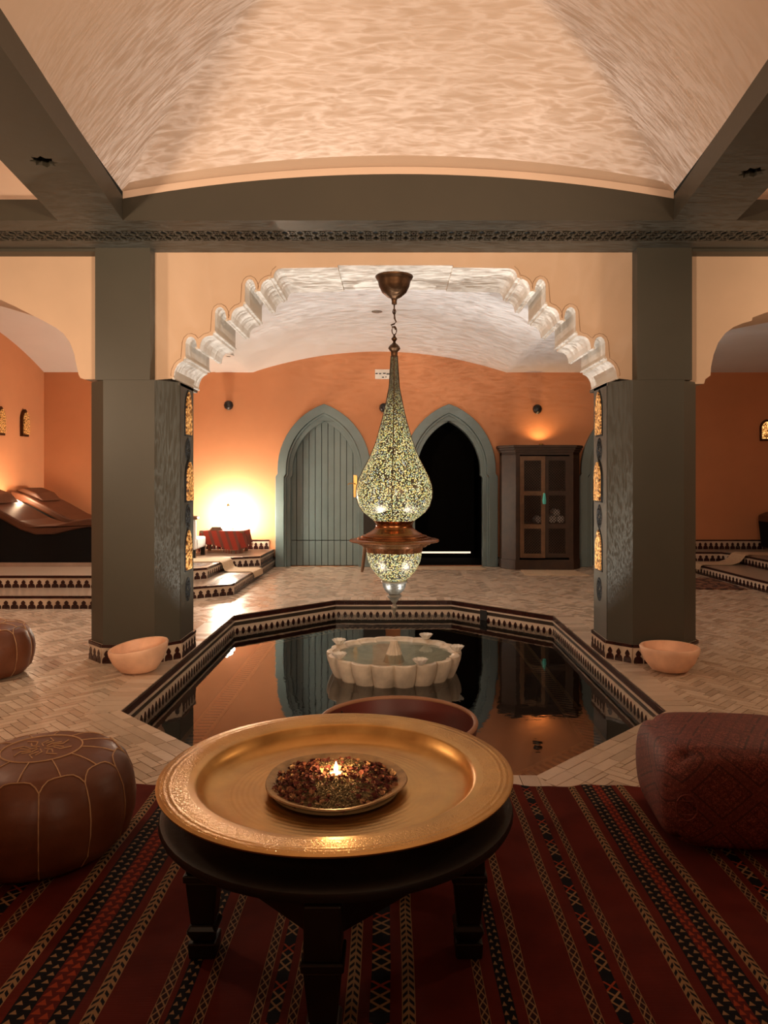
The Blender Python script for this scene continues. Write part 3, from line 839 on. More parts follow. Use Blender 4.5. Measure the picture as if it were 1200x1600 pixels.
part('cornice', MB().prism([grow(plan, 0.03)], FLAT, 1.64, 1.67).prism([grow(plan, 0.06)], FLAT, 1.67, 1.70).prism([grow(plan, 0.09)], FLAT, 1.70, 1.735), M['cabinetwood'], ca, bevel=0.004)
part('stile', MB().box(xa, xa + .055, yf - .005, yf + .03, .14, 1.60), M['cabinetwood'], ca)
part('stile', MB().box(xb - .055, xb, yf - .005, yf + .03, .14, 1.60), M['cabinetwood'], ca)
def cab_door(x0, x1, mat, ang, label):
    W = x1 - x0; z0, z1 = 0.17, 1.58
    f = MB(); st = 0.055
    f.box(0, st, 0, .03, z0, z1).box(W - st, W, 0, .03, z0, z1)
    zs_ = [z0, z0 + .06, 0.575, 0.635, 1.035, 1.095, z1 - .06, z1]
    for za, zb in ((zs_[0], zs_[1]), (zs_[2], zs_[3]), (zs_[4], zs_[5]), (zs_[6], zs_[7])): f.box(st, W - st, 0, .03, za, zb)
    d = part('door', f, mat, ca, label=label)
    for za, zb in ((zs_[1], zs_[2]), (zs_[3], zs_[4]), (zs_[5], zs_[6])):
        l = MB(); w, h = W - 2 * st, zb - za; n = 8
        pitch = w / 6
        s = -h
        while s < w:
            for sg in (1, -1):
                # line x = s + t (or mirrored), clipped to the opening
                t0, t1 = max(0, -s), min(h, w - s)
                if t1 > t0 + .005:
                    xs0, xs1 = s + t0, s + t1
                    if sg < 0: xs0, xs1 = w - xs0, w - xs1
                    l.bar((st + xs0, .012 + .004 * sg, za + t0), (st + xs1, .012 + .004 * sg, za + t1), .008, .008)
            s += pitch
        lo = part('lattice', l, M['cabinetwood'], d)
        lo.matrix_parent_inverse = Matrix.Identity(4)
    d.matrix_parent_inverse = Matrix.Translation(-ca.location)
    return d
d1 = cab_door(xa + .055, xa + .40, M['paleleafwood'], 0, 'lighter walnut lattice door standing slightly ajar'); d1.location = (xa + .055, yf - .03, 0); d1.rotation_euler = (0, 0, -0.06)
d2 = cab_door(xa + .40, xb - .055, M['cabinetwood'], 0, None); d2.location = (xa + .40, yf - .005, 0)
kn = part('key_knob', MB().lathe([(0.001, 0), (0.012, 0.006), (0.014, 0.012), (0.001, 0.02)], 10), M['brass'], ca); kn.matrix_parent_inverse = Matrix.Translation(-ca.location); kn.location = (xa + .375, yf - .052, 1.06); kn.rotation_euler = (pi / 2, 0, 0)
tl = MB().lathe([(0.004, 0.0), (0.014, -0.006), (0.020, -0.05), (0.026, -0.11), (0.022, -0.15), (0.001, -0.155)], 14, (xa + .375, yf - .105, 1.07), lambda a, k: 1 + 0.06 * cos(a * 7))
tas = part('tassel', tl, M['turquoise'], None, True); tag(tas, 'turquoise tassel hanging from the lattice cabinet door', 'tassel')
# folded towels on the cabinet shelf
for i, (x, z, r) in enumerate(((2.225, 0.7015, .054), (2.338, 0.7015, .054), (2.282, 0.795, .05), (2.03, 0.6965, .05))):
    mb = MB().lathe([(0.001, 0), (r * .5, -.004), (r * .9, .002), (r, .015), (r, .20), (r * .9, .215), (0.001, .22)], 16)
    o = part('rolled_towel', mb, M['whitecloth'], None, True); o.rotation_euler = (-pi / 2, 0, 0); o.location = (x, yf + .05, z + (.0 if i != 2 else .0))
    tag(o, ('white rolled towel in the bottom row behind the dark lattice door', 'white rolled towel in the bottom row behind the dark lattice door', 'white rolled towel resting on top of two others in the cabinet', 'single white rolled towel behind the lighter lattice door')[i], 'towel', 'rolled towels in the cabinet')
# uplight standing on top of the cabinet
cl = thing('cabinet_uplight', 'small uplight on top of the lattice cabinet washing the wall', 'uplight', (2.1, 10.48, 1.735))
part('cup', MB().lathe([(0.001, 0), (0.03, 0), (0.035, 0.03), (0.028, 0.035), (0.024, 0.01), (0.001, 0.01)], 16, (2.1, 10.48, 1.735)), M['brass'], cl, True)
lo = lamp('cabinet_uplight_bulb', 'SPOT', (2.1, 10.50, 1.775), 9, (1.0, 0.55, 0.22), 0.02, (2.1, 10.60, 3.0), 150, 0.7)
lo.parent = cl; lo.matrix_parent_inverse = Matrix.Translation(-cl.location)

# ------------------------------------------------------------------ platforms and steps
def platform(name, label, outline, z0, z1, faces, loc, pitch=0.10):
    t = thing(name, label, 'platform', loc)
    part('tread', MB().prism([outline], FLAT, z0, z1), M['bejmat'], t)
    for a, b in faces: frieze(t, a, b, z0, z1 - z0 - .001, pitch, t=0.010, top_frac=0.30)
    return t
low = [(X0, 7.15), (-2.88, 7.15), (-1.75, 8.03), (-1.72, BACK), (X0, BACK)]
platform('lower_step', 'lower tiled step with dark merlon frieze below the lounger platform', low, 0.0, 0.125, [(low[0], low[1]), (low[1], low[2]), (low[2], low[3])], (-3.4, 8, 0), 0.083)
upp = [(X0, 7.70), (-3.0, 7.70), (-2.14, 8.42), (-2.10, 9.50), (-1.76, 9.68), (-1.735, BACK), (X0, BACK)]
platform('lounger_platform', 'raised tiled platform carrying the loungers and the lamp table', upp, 0.125, 0.25, [(upp[i], upp[i+1]) for i in range(5)], (-3.4, 9, 0.125), 0.083)
rl = [(4.05, BACK), (4.05, 9.98), (4.17, 7.6), (X1, 7.6), (X1, BACK)]
platform('lower_step', 'lower tiled step leading up to the dim right-hand platform', list(reversed(rl)), 0.0, 0.125, [(rl[0], rl[1]), (rl[1], rl[2]), (rl[2], rl[3])], (5.2, 9, 0), 0.083)
ru = [(3.9, BACK), (3.9, 10.25), (4.55, 10.22), (4.66, 10.0), (4.70, 8.0), (X1, 8.0), (X1, BACK)]
ru[0] = (4.06, BACK); ru[1] = (4.06, 10.25)
platform('upper_step', 'upper tiled platform by the dark orange wall with a gold lamp', list(reversed(ru)), 0.125, 0.25, [(ru[i], ru[i+1]) for i in range(5)], (5.4, 9.5, 0.125), 0.083)
# blue and white mosaic in the treads; reflected white light put into its colour
M['bluemosaic'], nt, p = new_mat('blue_white_mosaic')
v = texco(nt); vo = nt.nodes.new('ShaderNodeTexVoronoi'); vo.inputs['Scale'].default_value = 16; nt.links.new(v, vo.inputs['Vector'])
nt.links.new(ramp(nt, vo.outputs['Distance'], [(0.0, (0.05, 0.09, 0.30, 1)), (0.22, (0.05, 0.09, 0.30, 1)), (0.30, (0.62, 0.58, 0.52, 1)), (1, (0.7, 0.66, 0.6, 1))]), p.inputs['Base Color'])
p.inputs['Roughness'].default_value = 0.15
for nm, pts, z, lab in (('mosaic_panel', [(371-48, 916), (371-9, 913), (388, 898), (352, 898)], 0.125, 'blue and white mosaic panel in the lower step, reflected white light in its colour'),
                   ('mosaic_panel', [(301, 886), (322, 884), (333, 880), (301, 880)], 0.25, 'blue and white mosaic panel on the platform edge')):
    lp = []
    for x, y in pts:
        Y = FPX * (CAM_H - z) / (y - VPY); lp.append(((x - VPX) / FPX * Y, Y))
    o = part(nm, MB().prism([lp], FLAT, z, z + 0.003), M['bluemosaic']); tag(o, lab, 'mosaic')
# towel runners draped down the steps
def runner(name, path, width_dir, label):
    mb = MB(); n = len(path); w = Vector(width_dir)
    vs_ = []
    for p_ in path:
        for k in range(2):
            for dz in (0, 0.007):
                q = Vector(p_) + w * k; vs_.append((q.x, q.y, q.z + dz))
    fs = []
    for i in range(n - 1):
        a, b = 4 * i, 4 * (i + 1)
        fs += [(a, b, b+2, a+2), (a+1, a+3, b+3, b+1), (a, a+1, b+1, b), (a+2, b+2, b+3, a+3)]
    fs += [(0, 2, 3, 1), (4*n-4, 4*n-3, 4*n-1, 4*n-2)]
    o = part(name, mb.add(vs_, fs), M['towel'], None, True); tag(o, label, 'towel'); return o
runner('towel_runner', [(-2.75, 8.90, .251), (-2.45, 8.92, .252), (-2.20, 8.93, .256), (-2.11, 8.94, .252), (-2.085, 8.945, .235), (-2.07, 8.95, .18), (-2.05, 8.95, .145), (-2.0, 8.955, .129), (-1.76, 8.97, .130), (-1.715, 8.975, .12), (-1.70, 8.98, .09), (-1.698, 8.98, .055)], (0.03, 0.42, 0), 'beige towel runner draped down the tiled steps')
runner('towel_runner', [(5.2, 9.75, .252), (4.80, 9.73, .254), (4.70, 9.72, .262), (4.64, 9.71, .245), (4.60, 9.70, .20), (4.55, 9.69, .16), (4.45, 9.68, .131), (4.20, 9.66, .131), (4.06, 9.65, .137), (4.03, 9.65, .12), (4.015, 9.65, .07)], (-0.02, 0.36, 0), 'beige towel runner draped over the dim right-hand steps')
# small dark rug
M['darkrug'], nt, p = new_mat('dark_patterned_rug')
v = texco(nt); f = noise_n(nt, 14, 2, v, dist=0.6)
nt.links.new(ramp(nt, f, [(0.42, (0.03, 0.012, 0.008, 1)), (0.5, (0.12, 0.03, 0.015, 1)), (0.6, (0.30, 0.15, 0.08, 1))]), p.inputs['Base Color']); p.inputs['Roughness'].default_value = 0.95
o = part('small_rug', MB().prism([[(3.3, 8.42), (4.02, 8.36), (4.02, 9.3), (3.3, 9.3)]], FLAT, 0.0, 0.012), M['darkrug']); tag(o, 'small dark patterned rug at the foot of the dim steps', 'rug')

# ------------------------------------------------------------------ loungers
def lounger(label, x, y, z, flipx=1):
    t = thing('lounger', label, 'lounger', (0, 0, 0), 'heated loungers')
    prof = [(-1.0, 0.86), (-0.80, 0.80), (-0.55, 0.67), (-0.30, 0.53), (-0.12, 0.47), (0.10, 0.475), (0.35, 0.535), (0.50, 0.56), (0.60, 0.54), (0.70, 0.50)]
    top = [(u, w) for u, w in prof]
    bot = [(0.90, 0.0), (-1.0, 0.0)]
    W = 0.78
    part('base', MB().prism([[(u, w - .09) for u, w in prof] + [(0.66, 0.05), (-0.95, 0.05)]], lambda u, v_, t_: (u, t_, v_), 0.02, W - .02), M['bedblack'], t)
    part('cushion', MB().prism([prof + [(u, w - .10) for u, w in reversed(prof)]], lambda u, v_, t_: (u, t_, v_), 0, W), M['bedleather'], t, bevel=0.025)
    part('head_pillow', MB().prism([[(-0.98, 0.865), (-0.90, 0.90), (-0.72, 0.83), (-0.62, 0.72), (-0.80, 0.79)]], lambda u, v_, t_: (u, t_, v_), 0.12, W - .12), M['bedleather'], t, bevel=0.02)
    part('floor_strip', MB().box(-0.93, 0.64, 0.03, W - 0.03, 0.0, 0.05), M['steel'], t)
    t.location = (x, y, z); return t
lounger('black-sided brown leather lounger at the front edge of the platform', -4.0, 8.45, 0.25)
lounger('brown leather lounger with raised head behind the front lounger', -3.98, 9.55, 0.25)
lg = lounger('black-sided lounger by the dark orange wall with a gold lamp', 5.60, 9.72, 0.25)
lg.rotation_euler = (0, 0, pi); lg.location = (5.92, 10.55, 0.25)

# gold wall lamps of the side bays
def wall_lamp(label, loc, axis, w, h, glow):
    t = thing('wall_lamp', label, 'wall lamp', loc, 'small gold wall lamps')
    x, y, z = loc
    if axis == 'x': fn = lambda u, v_, t_: (x + t_, y + u, z + v_)
    else: fn = lambda u, v_, t_: (x + u, y - t_, z + v_)
    part('frame', MB().prism([arch_pts(0, w / 2, h * .6, h, 6)], fn, 0, 0.04), M['bronze'], t)
    part('pierced_shade', MB().prism([arch_pts(0, w / 2 - .018, h * .6, h - .035, 6, 0, 0.03)], fn, 0.04, 0.06), glow, t, label='pierced gold shade')
M['lampdim'] = M['lampgold'].copy(); M['lampdim'].name = 'dim_gold_lamp'; M['lampdim'].node_tree.nodes['Principled BSDF'].inputs['Emission Strength'].default_value = 0.30
M['lampbright'] = M['lampgold'].copy(); M['lampbright'].name = 'bright_gold_lamp'; M['lampbright'].node_tree.nodes['Principled BSDF'].inputs['Emission Strength'].default_value = 1.6
Yl = 5.06 * FPX / (VPX - 36); wall_lamp('small gold pierced lamp on the lit wall above the loungers', (X0, Yl, CAM_H - (682 - VPY) / FPX * Yl), 'x', 0.17, 0.37, M['lampdim'])
Yl2 = 9.43; wall_lamp('second small gold lamp on the lit wall, nearer the pool side', (X0, Yl2, CAM_H - (680 - VPY) / FPX * Yl2), 'x', 0.17, 0.37, M['lampdim'])
X_, Y_, Z_ = px(1196, 689, BACK); wall_lamp('glowing gold pierced lamp on the dark orange wall', (X_, BACK, Z_), 'y', 0.17, 0.31, M['lampbright'])

# ------------------------------------------------------------------ lamp table, lamp, chair
ttx, tty = -2.34, 10.22
tb = thing('side_table', 'low side table covered with a red fringed cloth under the glowing lamp', 'table', (ttx, tty, 0.25))
M['redcloth'], nt, p = new_mat('red_woven_cloth')
v = texco(nt); sx_ = nt.nodes.new('ShaderNodeSeparateXYZ'); nt.links.new(v, sx_.inputs[0])
st = (E(nt, sx_.outputs[0]) * 9.0 + E(nt, sx_.outputs[2]) * 3.0).frac()
nt.links.new(mixc(nt, st.lt(0.35), (0.30, 0.035, 0.018, 1), (0.16, 0.05, 0.035, 1)), p.inputs['Base Color']); p.inputs['Roughness'].default_value = 0.9
part('table_top', MB().box(ttx - .30, ttx + .30, tty - .22, tty + .22, 0.53, 0.555), M['paleleafwood'], tb)
for a, b in ((-1, -1), (1, -1), (-1, 1), (1, 1)): part('leg', MB().box(ttx + a * .26 - .02, ttx + a * .26 + .02, tty + b * .18 - .02, tty + b * .18 + .02, 0.25, 0.53), M['paleleafwood'], tb)
cl_ = MB(); N_ = 60; ring0 = []
for i in range(N_):
    a = 2 * pi * i / N_; sq = 1 / max(abs(cos(a)), abs(sin(a)))
    ring0.append((min(sq, 1.22) * cos(a) * .31, min(sq, 1.22) * sin(a) * .23))
lev = [(0.0, 0.560, 0), (1.0, 0.560, 0), (1.03, 0.545, .0), (1.06, 0.44, .03), (1.10, 0.34, .06)]
vs_ = []
for i, (x, y) in enumerate(ring0):
    for s_, z_, wv in lev:
        k = s_ * (1 + wv * sin(i * 1.9)); dz = 0 if z_ > .5 else 0.04 * sin(i * .35)
        vs_.append((ttx + x * k, tty + y * k, z_ + dz))
n = len(lev); cl_.add(vs_, [(i*n+k, ((i+1) % N_)*n+k, ((i+1) % N_)*n+k+1, i*n+k+1) for i in range(N_) for k in range(n-1)])
cloth = part('tablecloth', cl_, M['redcloth'], None, True); tag(cloth, 'red woven cloth with fringe draped over the low side table', 'tablecloth')
fg = MB()
for i in range(0, N_):
    x, y, z = vs_[i * n + n - 1]; fg.tube([(x, y, z), (x * 1.0 + random.uniform(-.004, .004), y, z - .05)], 0.004, 4)
part('fringe', fg, M['redcloth'], cloth)
lx, ly, lz = -2.31, 10.28, 0.56
lt = thing('table_lamp', 'brightly glowing pierced lamp on the red-covered side table', 'lamp', (lx, ly, lz))
part('base', MB().lathe([(0.001, 0), (0.07, 0), (0.075, 0.012), (0.03, 0.03), (0.02, 0.05), (0.001, 0.05)], 20, (lx, ly, lz)), M['brass'], lt, True)
M['glowshade'] = emis('glowing_lamp_shade', (1, 0.84, 0.64, 1), 265.0)
part('shade', MB().lathe([(0.05, 0.05), (0.085, 0.08), (0.10, 0.16), (0.095, 0.24), (0.06, 0.30), (0.03, 0.32)], 24, (lx, ly, lz)), M['glowshade'], lt, True)
part('finial', MB().lathe([(0.03, 0.32), (0.02, 0.335), (0.006, 0.36), (0.001, 0.37)], 12, (lx, ly, lz)), M['brass'], lt, True)
bx_ = thing('incense_box', 'small slanted wooden box beside the glowing lamp', 'box', (-2.42, 10.08, 0.56))
part('body', MB().prism([[(-.10, 0), (.10, 0), (.06, .045), (-.06, .045)]], lambda u, v_, t_: (-2.42 + u, 10.05 + t_, .561 + v_), 0, 0.10), M['paleleafwood'], bx_)
part('lid', MB().box(-2.485, -2.355, 10.045, 10.155, .606, .614), M['whitecloth'], bx_)
ch = thing('upholstered_chair', 'white upholstered chair with a wooden top rail behind the column', 'chair', (-2.81, 9.6, .25))
part('backrest', MB().box(-3.10, -2.52, 9.34, 9.44, .36, .74), M['whitecloth'], ch, bevel=0.02)
part('top_rail', MB().box(-3.14, -2.49, 9.32, 9.46, .745, .79), M['paleleafwood'], ch, bevel=0.018)
part('seat', MB().box(-3.10, -2.52, 9.44, 9.88, .36, .50), M['whitecloth'], ch, bevel=0.02)
for a, b in ((-3.07, 9.38), (-2.55, 9.38), (-3.07, 9.84), (-2.55, 9.84)): part('leg', MB().box(a - .025, a + .025, b - .025, b + .025, .25, .36), M['blackwood'], ch)

# wooden stand between the doors
sx0, sy0 = -0.26, 10.12
sd_ = thing('wooden_stand', 'dark wooden stand on splayed legs between the two arched doors', 'stand', (sx0, sy0, 0))
part('box_top', MB().box(sx0 - .15, sx0 + .15, sy0 - .12, sy0 + .12, .44, .82), M['blackwood'], sd_, bevel=0.006)
for a, b in ((-1, -1), (1, -1), (-1, 1), (1, 1)): part('leg', MB().tube([(sx0 + a * .17, sy0 + b * .13, 0.0), (sx0 + a * .12, sy0 + b * .10, .45)], [.018, .026], 8), M['paleleafwood'], sd_)

# ------------------------------------------------------------------ hanging lantern
LY = 5.42; LS = LY / FPX
def lz_(y): return CAM_H - (y - VPY) * LS
LX = (616 - VPX) * LS
lan = thing('hanging_lantern', 'tall teardrop lantern of pierced metal glowing over the pool', 'lantern', (LX, LY, lz_(960)))
def lprof(pts): return [(r * LS, lz_(y)) for r, y in pts]
def lpart(name, pts, mat, label=None, seg=48, rfn=None):
    return part(name, MB().lathe(lprof(pts), seg, (LX, LY, 0), rfn), mat, lan, True, label)
lpart('canopy', [(0.1, 424), (24, 424), (29, 429), (29.5, 433), (28, 436), (27, 437), (25.5, 440), (24, 447), (19, 457), (11, 464), (5, 467), (4, 470), (4, 475), (3, 476), (0.1, 476)], M['bronze'])
lpart('ceiling_mount', [(0.1, 411), (5, 416), (10, 421), (12, 425), (0.1, 426)], M['archwhite'])
# chain and flex
cp = [(0, 475), (0, 490), (1, 499), (3, 503), (0, 506), (-5, 508), (-3, 511), (1, 512), (2, 515)]
part('flex', MB().tube([(LX + a * LS, LY + 0.004 * sin(i * 2), lz_(b)) for i, (a, b) in enumerate(cp)], 1.3 * LS, 6), M['bronze'], lan, True)
for k, (cyy, rx_, rz_) in enumerate(((516.5, 3.6, 6.5), (480, 2.2, 4), (487, 2.2, 4), (494, 2.2, 4))):
    pts = [(LX + rx_ * LS * cos(a) * (1 if k % 2 == 0 else 0), LY + rx_ * LS * cos(a) * (0 if k % 2 == 0 else 1), lz_(cyy) + rz_ * LS * sin(a)) for a in [2 * pi * i / 18 for i in range(18)]]
    part('chain_link', MB().tube(pts, 0.9 * LS, 6, True), M['bronze'], lan, True)
lpart('finial', [(0.1, 522), (1.5, 523), (2, 526), (4.3, 528.5), (4.6, 530), (3, 532.5), (1.8, 534), (2.6, 536), (6, 539), (8.6, 542), (9.6, 544.5), (8, 547), (5.2, 550), (5, 556), (5.2, 558), (0.1, 558)], M['bronze'])
M['pierced'], nt, p = new_mat('pierced_glowing_metal')
v = texco(nt)
vo = nt.nodes.new('ShaderNodeTexVoronoi'); vo.feature = 'F1'; vo.inputs['Scale'].default_value = 95; nt.links.new(v, vo.inputs['Vector'])
sxyz = nt.nodes.new('ShaderNodeSeparateXYZ'); nt.links.new(v, sxyz.inputs[0])
zc = E(nt, sxyz.outputs[2])
hole = E(nt, vo.outputs['Distance']).lt(0.47)
fade = ((zc * -1.0 + (lz_(600))) * (1.0 / (lz_(600) - lz_(700))))._op('MINIMUM', 1.0)._op('MAXIMUM', 0.06)
n1 = noise_n(nt, 9, 3, v); n2 = noise_n(nt, 60, 1, v)
vsep = nt.nodes.new('ShaderNodeSeparateColor'); nt.links.new(vo.outputs['Color'], vsep.inputs[0])
hue = E(nt, n1) * 0.6 + E(nt, vsep.outputs[0]) * 0.40
cc = ramp(nt, hue.v, [(0.26, (0.42, 0.48, 0.50, 1)), (0.34, (0.34, 0.46, 0.24, 1)), (0.42, (0.68, 0.60, 0.18, 1)), (0.52, (0.95, 0.66, 0.20, 1)), (0.61, (0.9, 0.80, 0.50, 1)), (0.70, (0.42, 0.52, 0.28, 1))])
nt.links.new(cc, p.inputs['Emission Color'])
nt.links.new((hole * fade * 1.25 + 0.02).v, p.inputs['Emission Strength'])
p.inputs['Base Color'].default_value = (0.06, 0.045, 0.03, 1); p.inputs['Metallic'].default_value = 0.6; p.inputs['Roughness'].default_value = 0.4
body = lpart('pierced_body', [(5, 556), (5.6, 570), (6.6, 590), (8, 605), (10.5, 620), (14, 636), (18.5, 655), (24, 675), (31, 698), (39, 717), (47, 732), (54, 746), (58, 758), (59.3, 768), (58.6, 778), (55, 790), (48, 800), (40, 807), (33, 812), (31, 814)], M['pierced'], 'pierced metal body glowing yellow and green', 72)
for a in (-pi / 2 - 0.06, pi / 2, 0, pi):
    pts = [(r * LS * 1.008, lz_(y)) for r, y in [(5, 556), (8, 605), (14, 636), (18.5, 655), (24, 675), (31, 698), (39, 717), (47, 732), (54, 746), (58, 758), (59.3, 768), (58.6, 778), (55, 790), (48, 800), (33, 812)]]
    part('seam', MB().tube([(LX + r * cos(a), LY + r * sin(a), z) for r, z in pts], 0.7 * LS, 4), M['bronze'], body)
lpart('collar', [(31, 812), (32, 814), (29, 818), (28.5, 823), (31, 826), (38, 831), (44, 834), (45, 836), (51, 836.5), (52, 839), (57, 839.5), (58, 841.5), (69, 842.5), (70.5, 844.5), (69, 846), (58, 847.5), (56, 850), (52, 851), (50, 853.5), (45, 854), (44, 859), (43.5, 862), (40, 862), (0.1, 862)], M['copper'], 'stepped copper collar')
lpart('pierced_bowl', [(43, 861), (42.5, 868), (40.5, 877), (36.5, 886), (31, 894), (24.5, 901), (18, 906), (10, 908)], M['pierced'], 'pierced metal lower bowl', 64)
lpart('drip_cup', [(0.1, 904), (17, 905), (20.5, 907), (21, 909), (18.5, 911), (18, 916), (15, 922), (10, 927), (8.5, 928), (11, 929), (12, 931), (9, 934), (6, 938), (3, 942), (2.2, 944), (4.5, 947), (5, 950), (3, 953), (2, 955), (2.6, 957), (1.2, 961), (0.1, 962)], M['pewter'], 'pewter drip cup and pendant')
# spots added above the pool, standing in for lantern light off the water
for gx_s, gy_s, gt_s, gp_s, gc_s in ((-0.78, 5.02, 5.95, 205, 116), (0.78, 5.02, 5.95, 205, 116), (0.3, 6.60, 8.45, 160, 96)):
    gb = lamp('ripple_stand_in_spot', 'SPOT', (gx_s, gy_s, -0.12), gp_s, (1.0, 0.97, 0.93), 0.0, (gx_s, gt_s, 3.0), gc_s, 1.0)
    gb.data.use_nodes = True; nt = gb.data.node_tree
    em = nt.nodes['Emission']
    v = texco(nt, 'Normal'); sp = nt.nodes.new('ShaderNodeSeparateXYZ'); nt.links.new(v, sp.inputs[0])
    zz = E(nt, sp.outputs[2]).abs().max(0.05)
    u_, w_ = E(nt, sp.outputs[0]) / zz, E(nt, sp.outputs[1]) / zz
    cb_ = nt.nodes.new('ShaderNodeCombineXYZ'); nt.links.new((u_ * 15.0 + gx_s).v, cb_.inputs[0]); nt.links.new((w_ * 74.0).v, cb_.inputs[1])
    nz = noise_n(nt, 1.0, 2, cb_.outputs[0], 0.5, 0.5)
    cb2 = nt.nodes.new('ShaderNodeCombineXYZ'); nt.links.new((u_ * 2.2).v, cb2.inputs[0]); nt.links.new((w_ * 3.0 + gx_s).v, cb2.inputs[1])
    nz2 = noise_n(nt, 1.0, 2, cb2.outputs[0], 0.5, 0.3)
    rip = 1.0 - ((E(nt, nz) - 0.5).abs() * 6.0).min(1.0)
    tot = (rip * rip * 1.8 + 0.42) * (E(nt, nz2) * 1.8 - 0.2).max(0.15)
    nt.links.new(tot.v, em.inputs['Strength'])

# ------------------------------------------------------------------ fountain
FX, FY = 0.003, 5.385
fo = thing('fountain', 'scalloped marble fountain basin standing in the pool', 'fountain', (FX, FY, PBOT))
NL = 18
def lobes(a, k): return 1 + [0.10, 0.11, 0.105, 0.10, 0.09, 0.075, 0.06, 0.05, 0.05, 0.06, 0.05, 0.0][min(k, 11)] * (abs(cos(a * NL / 2)) ** 0.55 - 0.75)
prof = [(0.40, PBOT), (0.425, -0.17), (0.455, -0.11), (0.475, -0.06), (0.483, -0.015), (0.482, 0.0), (0.472, 0.006), (0.445, 0.002), (0.437, -0.012), (0.36, -0.05), (0.15, -0.075), (0.001, -0.08)]
part('basin', MB().lathe(prof, 216, (FX, FY, 0), lobes), M['marble'], fo, True)
part('spout', MB().lathe([(0.075, -0.08), (0.058, -0.03), (0.040, 0.02), (0.028, 0.055), (0.024, 0.075), (0.018, 0.078), (0.001, 0.070)], 96, (FX, FY, 0), lambda a, k: 1 + 0.07 * cos(a * 12)), M['marble'], fo, True)
M['basinwater'] = water_mat('basin_water', (0.80, 0.86, 0.82, 1), 1.33, 20, 0.02)
o = part('basin_water', up_facing(MB().lathe([(0.001, -0.022), (0.425, -0.022)], 72, (FX, FY, 0)).mesh('basin_water')), M['basinwater']); tag(o, 'clear shallow water in the scalloped marble basin', 'water', kind='stuff')
# white shell dishes on the rim
shell = MB(); 
shell.lathe([(0.022, 0.0), (0.026, 0.005), (0.034, 0.013), (0.045, 0.027), (0.050, 0.038), (0.047, 0.039), (0.040, 0.027), (0.024, 0.014), (0.001, 0.011)], 60, (0, 0, 0), lambda a, k: 1 + (0.10 if k in (3, 4, 5) else 0.04) * cos(a * 10))
sme = shell.mesh('shell_dish', True); sme.materials.append(M['plasticwhite'])
for x, y, zz_, lab in ((540, 1001, .006, 'white scalloped dish on the far rim of the fountain, toward the plank door'), (657, 995, .006, 'white scalloped dish on the far rim of the fountain, toward the dark doorway'), (711, 1010, .006, 'white scalloped dish on the fountain rim, toward the lattice cabinet'), (658, 1034, .006, 'white scalloped dish on the near rim of the fountain, toward the tray'), (527, 1023, .006, 'white scalloped dish on the fountain rim, toward the leather poufs')):
    ang = atan2(((CAM_H - 0.02) * FPX / (y + 4 - VPY)) - FY, (x - VPX) / FPX * FY - FX)
    o = bpy.data.objects.new('shell_dish', sme); C.objects.link(o); o.location = (FX + 0.458 * cos(ang), FY + 0.458 * sin(ang), zz_); tag(o, lab, 'dish', 'white dishes on the fountain rim')

# ------------------------------------------------------------------ alabaster bowls at the columns
def bowl(label, x, y, r, h, tilt, rz, seedv):
    t = thing('stone_bowl', label, 'bowl', (x, y, 0), 'pink stone bowls beside the columns')
    prof = [(0.001, 0.0), (r * .40, 0.0), (r * .62, h * .10), (r * .84, h * .42), (r * .97, h * .78), (r, h * .96), (r * .975, h), (r * .90, h * .99), (r * .82, h * .62), (r * .62, h * .30), (r * .3, h * .2), (0.001, h * .18)]
    mb = MB().lathe(prof, 56, (0, 0, 0), lambda a, k: 1 + 0.018 * sin(2 * a + seedv) + 0.012 * sin(3 * a + 2 * seedv))
    vs2 = []
    for vx, vy, vz in mb.v:
        # rim cut on a slant: the height grows across the bowl
        f = vz / h; vs2.append((vx, vy, max(0.0, vz * (1 + tilt * (vx * cos(rz) + vy * sin(rz)) / r))))
    mb.v = vs2
    o = part('bowl_body', mb.mesh('bowl_body', True), M['salt']); o.parent = t
    return t
bowl('pink stone bowl with a slanted rim beside the column near the leather poufs', -1.665, 4.80, 0.185, 0.175, 0.16, 0.5, 1.0)
bowl('pink stone bowl with a level rim beside the column near the red pouf', 1.806, 4.815, 0.185, 0.165, 0.0, 0.0, 2.3)

# ------------------------------------------------------------------ red tub behind the tray
tx, ty, tr, tz = 0.017, 2.795, 0.302, 0.322
tu = thing('tub', 'round open oxblood tub with a tan rim between the tray and the pool', 'tub', (tx, ty, 0.0175))
part('tub_body', MB().lathe([(0.001, 0.0), (tr * .56, 0.0), (tr * .62, .015), (tr * .90, .16), (tr, tz - .005), (tr - .016, tz - .005), (tr * .84, .16), (tr * .55, .04), (0.001, .035)], 64, (tx, ty, 0.0175)), M['tubred'], tu, True)
part('rim', MB().tube([(tx + (tr - .008) * cos(a), ty + (tr - .008) * sin(a), tz + .0145) for a in [2 * pi * i / 64 for i in range(64)]], 0.0095, 8, True), M['tubrim'], tu, True)
part('seam', MB().tube([(tx + r_ * cos(2.5), ty + r_ * sin(2.5), z_ + .0175) for r_, z_ in ((tr - .02, tz - .02), (tr * .91, .235), (tr * .835, .165))], 0.003, 5), M['groove'], tu)

